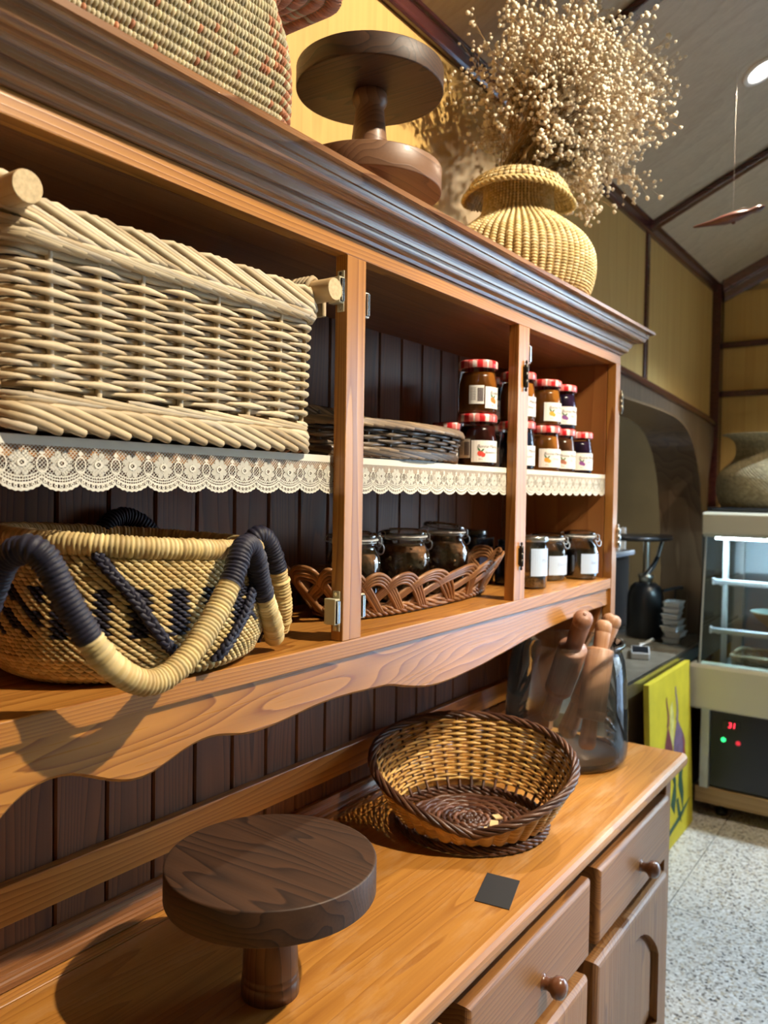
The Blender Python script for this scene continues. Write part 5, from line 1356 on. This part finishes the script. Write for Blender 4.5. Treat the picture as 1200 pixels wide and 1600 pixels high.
for k in range(7):
    dx, dy, rz = rng.normal(0, .006), rng.normal(0, .005), rng.normal(0, .06)
    t = thing('paper_tub', (3.845 + dx, 1.045 + dy, .7205 + .0285 * k), ('white takeaway tub at the bottom of the stack on the service counter', 'white takeaway tub second from the bottom of the counter stack', 'white takeaway tub third from the bottom of the counter stack', 'white takeaway tub in the middle of the seven high counter stack', 'white takeaway tub third from the top of the counter stack', 'white takeaway tub second from the top of the counter stack', 'topmost white takeaway tub of the stack on the service counter')[k], 'tub', 'stacked white tubs on the service counter')
    t.rotation_euler = (0, 0, rz); t['_w'] = [0, 0, 0]
    rr = [(-.052, -.038), (.052, -.038), (.052, .038), (-.052, .038)]
    m = MB(); V = []
    for s_, z in ((.86, 0), (.97, .020), (1.06, .0205), (1.06, .0255), (.97, .026), (.9, .006)): V += [(p[0] * s_, p[1] * s_, z) for p in rr]
    m.add(V, [(i * 4 + j, i * 4 + (j + 1) % 4, (i + 1) * 4 + (j + 1) % 4, (i + 1) * 4 + j) for i in range(5) for j in range(4)] + [(3, 2, 1, 0), (20, 21, 22, 23)])
    m.build('tub_body', M_tub, t, bevel=.002)
ph = thing('card_terminal', (3.43, 1.065, .7205), 'black card terminal with a pale edge lying near the counter front', 'card terminal')
ax_ = np.array((.95, .30, 0)); bx_ = np.array((-.30, .95, 0))
MB().obox((3.43, 1.065, .7355), ax_ * .085, bx_ * .038, (0, 0, .0145)).build('case', plain('terminal_case', (.5, .52, .53), .4), ph, bevel=.005)
MB().obox((3.423, 1.063, .7505), ax_ * .072, bx_ * .033, (0, 0, .0008)).build('screen', M_blk, ph)
MB().obox((3.425, 1.0265, .7355), ax_ * .06, bx_ * .0015, (0, 0, .006)).build('side_label', plain('pinkish_sticker', (.45, .25, .25), .5), ph)
p2 = thing('receipt_printer_tray', (3.56, 1.24, .7205), 'low white tray lying behind the card terminal on the counter', 'tray')
MB().obox((3.56, 1.24, .7305), ax_ * .10, bx_ * .05, (0, 0, .0095)).build('tray_body', M_tub, p2, bevel=.004)
MB().obox((3.56, 1.24, .7405), ax_ * .09, bx_ * .012, (0, 0, .0012)).build('tray_groove', M_blk, p2)
cb = MB(); cb.tube(bez([(3.50, 1.13, .724), (3.58, 1.10, .745), (3.68, 1.09, .755), (3.74, 1.11, .735), (3.70, 1.13, .7255), (3.68, 1.15, .7255)], 60), .0045, 8)
tag(cb.build('white_cable', M_tub, origin=(3.6, 1.12, .7205)), 'white cable looping across the service counter behind the card terminal', 'cable')
cb = MB(); cb.tube(bez([(3.92, 1.08, .726), (4.02, 1.10, .726), (4.10, 1.12, .729), (4.13, 1.12, .80), (4.155, 1.12, .95)], 60), .0035, 8)
tag(cb.build('black_cable', M_blk, origin=(4.0, 1.1, .7205)), 'thin dark cable on the counter running up beside the arch jamb', 'cable')
tn = thing('steel_tin', (4.08, 1.16, .7205), 'small shiny tin beside the grinder', 'tin')
MB().lathe([(0, 0), (.035, 0), (.036, .002), (.036, .13), (.038, .131), (.038, .155), (.034, .158), (0, .158)], (4.08, 1.16, .7205), 24).build('tin_body', M_steel, tn)
# ------------------------------------------------------------------ yellow painting leaning against the counter
M_can = plain('yellow_canvas', (.62, .52, .03), .6, noise=.18, nscale=9)
pt = thing('canvas_painting', (3.29, .89, 0), 'unframed yellow canvas painted with purple roots, leaning on the service counter', 'painting')
a0 = np.array((3.00, .866, .0015)); ux = np.array((1.0, 0, 0)); W_, H_ = .575, .70
up_ = np.array((0, .030, .684)); up_ /= np.linalg.norm(up_); nr = np.cross(ux, up_)
def cv(x, y, d=0.0): return a0 + ux * x + up_ * y + nr * d
MB().obox(cv(W_ / 2, H_ / 2, -.011), ux * W_ / 2, up_ * H_ / 2, nr * .011).build('canvas', M_can, pt, bevel=.002)
cols = {'root': (.20, .05, .06), 'root_violet': (.20, .13, .22), 'leaf': (.035, .10, .06), 'pale': (.70, .66, .22), 'red': (.32, .05, .03)}
PM = {k: plain('paint_' + k, c, .6, noise=.35, nscale=25) for k, c in cols.items()}
def paint(name, pts, mat, d=.0012):
    m = MB(); p = np.array(pts); n = len(p)
    V = [cv(x, y, .0002) for x, y in p] + [cv(x, y, d) for x, y in p]
    m.add(V, [tuple(range(n, 2 * n)), tuple(range(n - 1, -1, -1))] + [(i, (i + 1) % n, n + (i + 1) % n, n + i) for i in range(n)]); m.build(name, mat, pt)
def root(cx, tip, w, lean, mat, nm):
    ys = np.linspace(0, 1, 14); wd = w * np.sin(PI * np.clip(ys * 1.02 + .06, 0, 1) ** .55) ** 1.1
    L = [(cx + lean * y - wd[i], .335 + .175 * y) for i, y in enumerate(ys)]; R = [(cx + lean * y + wd[i], .335 + .175 * y) for i, y in enumerate(ys)]
    paint(nm, L + R[::-1], mat)
    tx = cx + lean; y0 = 0.490
    pts = bez([(tx, y0), (tx - .012, y0 + (tip - y0) * .35), (tx + .006, y0 + (tip - y0) * .7), (tx - .012, tip)], 24)[:, :2] if False else np.array([(tx + .010 * math.sin(q * 5), y0 + (tip - y0) * q) for q in np.linspace(0, 1, 12)])
    wdt = np.linspace(.013, .005, 12)
    paint(nm + '_tail', [(p[0] - wdt[i], p[1]) for i, p in enumerate(pts)] + [(p[0] + wdt[i], p[1]) for i, p in reversed(list(enumerate(pts)))], mat, .0014)
paint('pale_wash', [(.26, .40), (.31, .40), (.32, .50), (.30, .58), (.27, .56)], PM['pale'], .0006)
root(.235, .61, .062, -.005, PM['root'], 'painted_root'); root(.40, .63, .085, -.04, PM['root_violet'], 'painted_root')
paint('painted_shade', [(.43, .30), (.475, .32), (.462, .38), (.44, .42), (.448, .36)], PM['red'], .0018)
for pts in ([(.27, .29), (.30, .24), (.25, .17), (.30, .12), (.33, .19), (.33, .26)], [(.38, .29), (.36, .22), (.40, .15), (.42, .10), (.44, .17), (.42, .24), (.44, .29)], [(.33, .17), (.35, .10), (.40, .055), (.38, .12), (.36, .17)], [(.28, .29), (.24, .25), (.20, .26), (.24, .29)]):
    paint('painted_leaf', pts, PM['leaf'])
paint('painted_stroke', [(.02, .03), (.40, .075), (.54, .12), (.45, .11), (.30, .085), (.02, .055)], PM['leaf'])
# ------------------------------------------------------------------ display fridge
fr = thing('display_fridge', (4.0, .40, 0), 'glass fronted pastry display fridge with cream panels and black control strip', 'display fridge')
FX, FY0, FY1 = 3.66, -.28, .885
M_fcream = plain('fridge_cream', (.60, .58, .46), .35, coat=.2); M_fsteel = plain('fridge_steel', (.62, .66, .68), .3, metal=.35); M_fin = plain('fridge_inner', (.6, .66, .7), .35)
M_fglass = glass('fridge_glass', (.93, .98, .99), .6)
M_oak = wood('oak_plinth', (.42, .28, .13), (.28, .17, .075), 'Y', ring=14, rough=.5)
MB().box(FX + .01, 4.36, FY0, FY1, .06, .13).build('plinth', M_oak, fr, bevel=.004)
for x in (FX + .08, 4.28):
    for y in (FY0 + .1, FY1 - .1): MB().lathe([(0, 0), (.025, 0), (.025, .02), (.012, .025), (.012, .06), (0, .06)], (x, y, .0005), 16).build('foot', M_blk, fr)
MB().box(FX + .03, 4.35, FY0 + .005, FY1 - .02, .13, .50).build('machine_bay', M_blk, fr)
MB().box(FX + .005, FX + .028, FY1 - .055, FY1 - .02, .13, .50).build('side_strip', M_fsteel, fr)
MB().box(FX + .02, FX + .03, .56, FY1 - .056, .14, .495).build('control_panel', plain('panel_black', (.010, .012, .018), .25), fr, bevel=.002)
MB().box(FX + .022, FX + .03, FY0, .552, .14, .495).build('vent_panel', plain('vent_black', (.014, .015, .02), .35), fr)
dm = MB().box(FX + .015, FX + .02, .708, .775, .400, .438).build('display', plain('display_black', (.02, .012, .012), .2), fr)
q = MB(); V, F = text_shape('31', .034, .1); q.add(np.stack([np.full(len(V), FX + .0142), .738 - V[:, 0], .419 + V[:, 1]], 1), F); q.build('digits', plain('led_digits', (.3, .01, .02), .4, emit=(1, .03, .06), es=4), dm)
def led(y, z, c, r=.010):
    t = np.linspace(0, 2 * PI, 14, endpoint=False); m = MB()
    V = [(FX + d, y + r * s_ * math.cos(a), z + r * s_ * math.sin(a)) for d, s_ in ((.0198, 1), (.013, .85), (.011, .4)) for a in t]
    m.add(V, [(i * 14 + j, i * 14 + (j + 1) % 14, (i + 1) * 14 + (j + 1) % 14, (i + 1) * 14 + j) for i in range(2) for j in range(14)] + [tuple(28 + j for j in range(14))], 0, None, True)
    return m.build('indicator_light', c, fr)
led(.772, .352, plain('green_led', (.02, .3, .08), .3, emit=(.03, .8, .2), es=2.5)); led(.712, .347, plain('red_led', (.2, .01, .02), .3, emit=(.8, .03, .05), es=1.0))
for cz in (.40, .255):
    m = MB()
    for r in (.02, .04, .06, .078): 
        a = np.linspace(0, 2 * PI, 36, endpoint=False); m.tube(np.stack([np.full(36, FX + .017), .462 + r * np.cos(a), cz + r * np.sin(a)], 1), .0016, 6, closed=True, ref=(1, 0, 0))
    for k in range(4): a = PI * k / 4 + .4; m.tube([(FX + .017, .462 - .08 * math.cos(a), cz - .08 * math.sin(a)), (FX + .017, .462 + .08 * math.cos(a), cz + .08 * math.sin(a))], .0016, 6)
    m.build('fan_grille', M_fsteel, fr)
    for sy in (-1, 1):
        for sz in (-1, 1): MB().lathe([(0, -.004), (.006, -.004), (.006, .004), (0, .004)], (FX + .017, .462 + sy * .072, cz + sz * .062), 10).build('screw', M_fsteel, fr)
MB().prism([(FX - .03, .485), (FX - .034, .495), (FX - .034, .665), (FX - .026, .678), (FX + .06, .678), (FX + .06, .485)], 1, FY0, FY1 + .025).build('front_panel', M_fcream, fr, bevel=.003)
MB().box(FX + .06, 4.35, FY0, FY1, .50, .60).build('well', M_fsteel, fr)
MB().box(FX + .055, 4.30, FY0 + .01, FY1 - .015, .60, .612).build('deck', M_fsteel, fr)
MB().box(4.33, 4.35, FY0, FY1, .60, 1.23).build('back_wall', M_fin, fr)
MB().prism([(FX + .03, 1.235), (FX + .0, 1.25), (FX - .005, 1.335), (FX + .005, 1.345), (4.355, 1.345), (4.355, 1.235)], 1, FY0, FY1 - .005).build('canopy', M_fcream, fr, bevel=.005)
# glass: left pane, raked front pane, low inner front pane
MB().prism([(FX - .008, .68), (4.33, .68), (4.33, 1.235), (FX + .05, 1.235)], 1, FY1 - .008, FY1 - .003).build('side_pane', M_fglass, fr)
MB().prism([(FX - .012, .68), (FX - .008, .68), (FX + .050, 1.235), (FX + .046, 1.235)], 1, FY0, FY1 - .003).build('front_pane', M_fglass, fr)
MB().box(FX + .10, FX + .104, FY0 + .02, FY1 - .10, .612, .70).build('inner_pane', M_fglass, fr)
for y in (FY1 - .012,):
    m = MB().tube([(FX + .048, y, 1.235), (FX - .01, y, .68)], .0045, 8); m.build('pane_edge', M_fsteel, fr)
for x in (3.86, 4.22): MB().box(x - .014, x + .014, FY1 - .075, FY1 - .055, .612, 1.235).build('shelf_upright', M_white if x < 4 else M_fsteel, fr)
for i, (z, x0) in enumerate(((1.03, 3.765), (.815, 3.735))):
    s_ = MB().box(x0 + .015, 4.31, FY0 + .02, FY1 - .04, z, z + .006).build('glass_shelf', M_fglass, fr)
    MB().prism([(x0, z - .010), (x0 + .02, z - .010), (x0 + .02, z + .014), (x0 + .004, z + .014), (x0, z + .008)], 1, FY0 + .02, FY1 - .038).build('shelf_edge', M_fsteel, s_, bevel=.002)
    MB().box(x0 - .001, x0 + .022, FY1 - .038, FY1 - .028, z - .013, z + .017).build('edge_cap', M_white, s_, bevel=.002)
    for y in (FY1 - .06, FY0 + .06): MB().box(x0 + .03, 4.31, y - .005, y + .005, z - .018, z).build('shelf_bracket', M_fsteel, s_)
M_fled = plain('fridge_lamp', (1, 1, 1), .5, emit=(.62, .86, 1.0), es=170)
MB().box(FX + .06, FX + .075, FY0 + .05, FY1 - .05, 1.226, 1.2345).build('strip_lamp', M_fled, fr)
# things inside the fridge
ib = thing('bread_basket', (3.90, .60, .6125), 'pale rectangular wicker basket on the floor of the display fridge', 'basket')
def ibs(u, v):
    x, y = rrect(np.asarray(u, float), 3.80, 4.02, .36, .765, .03); v = np.asarray(v, float); cx, cy = 3.91, .5625
    return np.stack([cx + (x - cx) * (1 + .08 * v), cy + (y - cy) * (1 + .06 * v), .6145 + .085 * v], 1)
m = MB(); stakes(m, ibs, 36, .003, 0, 1, WIL, k=5); rods(m, ibs, 36, 12, .0033, .004, .02, .95, [(.55, .38, .2), (.62, .45, .26)], sub=4, sides=5)
rope(m, lambda t: ibs(t, np.full(len(t), 1.02)), .005, .0045, 3, 26, [(.6, .46, .28)], n=240); m.build('woven_sides', M_straw, ib, kind='stuff')
MB().box(3.81, 4.01, .37, .755, .6135, .6175).build('basket_floor', plain('wicker_floor', (.4, .28, .15), .7), ib)
bw = thing('wooden_bowl', (3.93, .60, .8225), 'pale bowl with a wooden underside on the upper glass shelf of the fridge', 'bowl')
MB().lathe([(0, .001), (.035, 0), (.05, .006), (.095, .04), (.125, .075), (.122, .077)], (3.93, .60, .8222), 40).build('bowl_outside', M_oak, bw)
MB().lathe([(.122, .077), (.118, .076), (.088, .042), (.045, .012), (0, .008)], (3.93, .60, .8222), 40).build('bowl_inside', plain('pale_glaze', (.55, .66, .58), .3), bw)
# tray and big vase on top of the fridge
ty = thing('serving_tray', (3.95, .70, 1.3455), 'flat black tray lying under the woven vase on the fridge', 'tray')
MB().prism([(3.74 + .02, .46), (4.16, .46), (4.18, .48), (4.18, .86), (4.16, .88), (3.76, .88), (3.74, .86), (3.74, .48)], 2, 1.3455, 1.352).build('tray_base', M_blk, ty, bevel=.002)
m = MB(); t = np.linspace(0, 1, 100, endpoint=False); x, y = rrect(t, 3.74, 4.18, .46, .88, .03); m.tube(np.stack([x, y, np.full(100, 1.358)], 1), .007, 8, closed=True, ref=(0, 0, 1)); m.build('tray_rim', M_blk, ty)
v2 = thing('woven_vase', (3.94, .70, 1.3525), 'large dull woven vase with a flared mouth on top of the display fridge', 'vase')
f_v = np.linspace(0, 1, 60); f_r = np.interp(f_v, [0, .1, .25, .42, .55, .64, .74, .86, .94, 1], [.150, .172, .185, .182, .150, .112, .100, .104, .135, .165]); f_z = np.interp(f_v, [0, .1, .25, .42, .55, .64, .74, .86, .94, 1], [0, .03, .085, .15, .195, .222, .255, .31, .335, .342])
for _ in range(12): f_r[1:-1] = .25 * f_r[:-2] + .5 * f_r[1:-1] + .25 * f_r[2:]
def vase2(u, v):
    a = 2 * PI * np.asarray(u, float); r = np.interp(v, f_v, f_r); z = np.interp(v, f_v, f_z)
    return np.stack([3.94 + r * np.cos(a), .70 + r * np.sin(a), 1.3545 + z], 1)
m = MB(); stitched(m, vase2, 76, 52, lu=1.2, wv=.6, thick=.0025, tilt=-.3, stagger=.5, cols=[(.30, .24, .13), (.34, .28, .16), (.26, .21, .11)]); m.build('woven_body', M_straw, v2, kind='stuff')
m = MB(); V = [vase2(np.arange(40) / 40, np.full(40, v)) for v in np.linspace(0, 1, 24)]
m.add(np.vstack(V), [(i * 40 + j, i * 40 + (j + 1) % 40, (i + 1) * 40 + (j + 1) % 40, (i + 1) * 40 + j) for i in range(23) for j in range(40)] + [tuple(range(39, -1, -1))], 0, (.16, .12, .06), True); m.build('core', M_straw, v2)
# ------------------------------------------------------------------ carved wooden fish hanging on a thread
fs = thing('hanging_fish', (2.60, .566, 2.26), 'carved dark wood fish hanging from the ceiling on a thread', 'ornament')
ya, yb, za, zb = .676, .470, 2.256, 2.282
t = np.linspace(0, 1, 22); P = np.stack([np.full(22, 2.60), ya + (yb - ya) * t, za + (zb - za) * t + .006 * np.sin(t * PI) * (-1)], 1)
rr = np.interp(t, [0, .03, .25, .45, .62, .80, .86, .93, 1], [.003, .005, .010, .019, .019, .0095, .012, .013, .002])
M_fish = wood('fish_wood', (.16, .05, .03), (.07, .02, .016), 'Y', ring=16, rough=.28, coat=.5)
m = MB(); m.tube(P, rr, 14, ref=(0, 0, 1), oval=.8); m.build('fish_body', M_fish, fs)
m = MB(); m.prism([(.575, 2.262), (.560, 2.243), (.552, 2.246), (.556, 2.266)], 0, 2.5965, 2.6035); m.build('fin', M_fish, fs, bevel=.001)
m = MB(); m.prism([(.585, 2.277), (.53, 2.288), (.515, 2.284), (.53, 2.276)], 0, 2.5965, 2.6035); m.build('back_fin', plain('fish_pale', (.35, .25, .2), .4), fs, bevel=.001)
m = MB(); m.tube([(2.60, .560, 2.284), (2.60, .560, roof_z(.560) - .0005)], .0006, 5); m.build('thread', plain('thread', (.5, .42, .34), .7), fs)
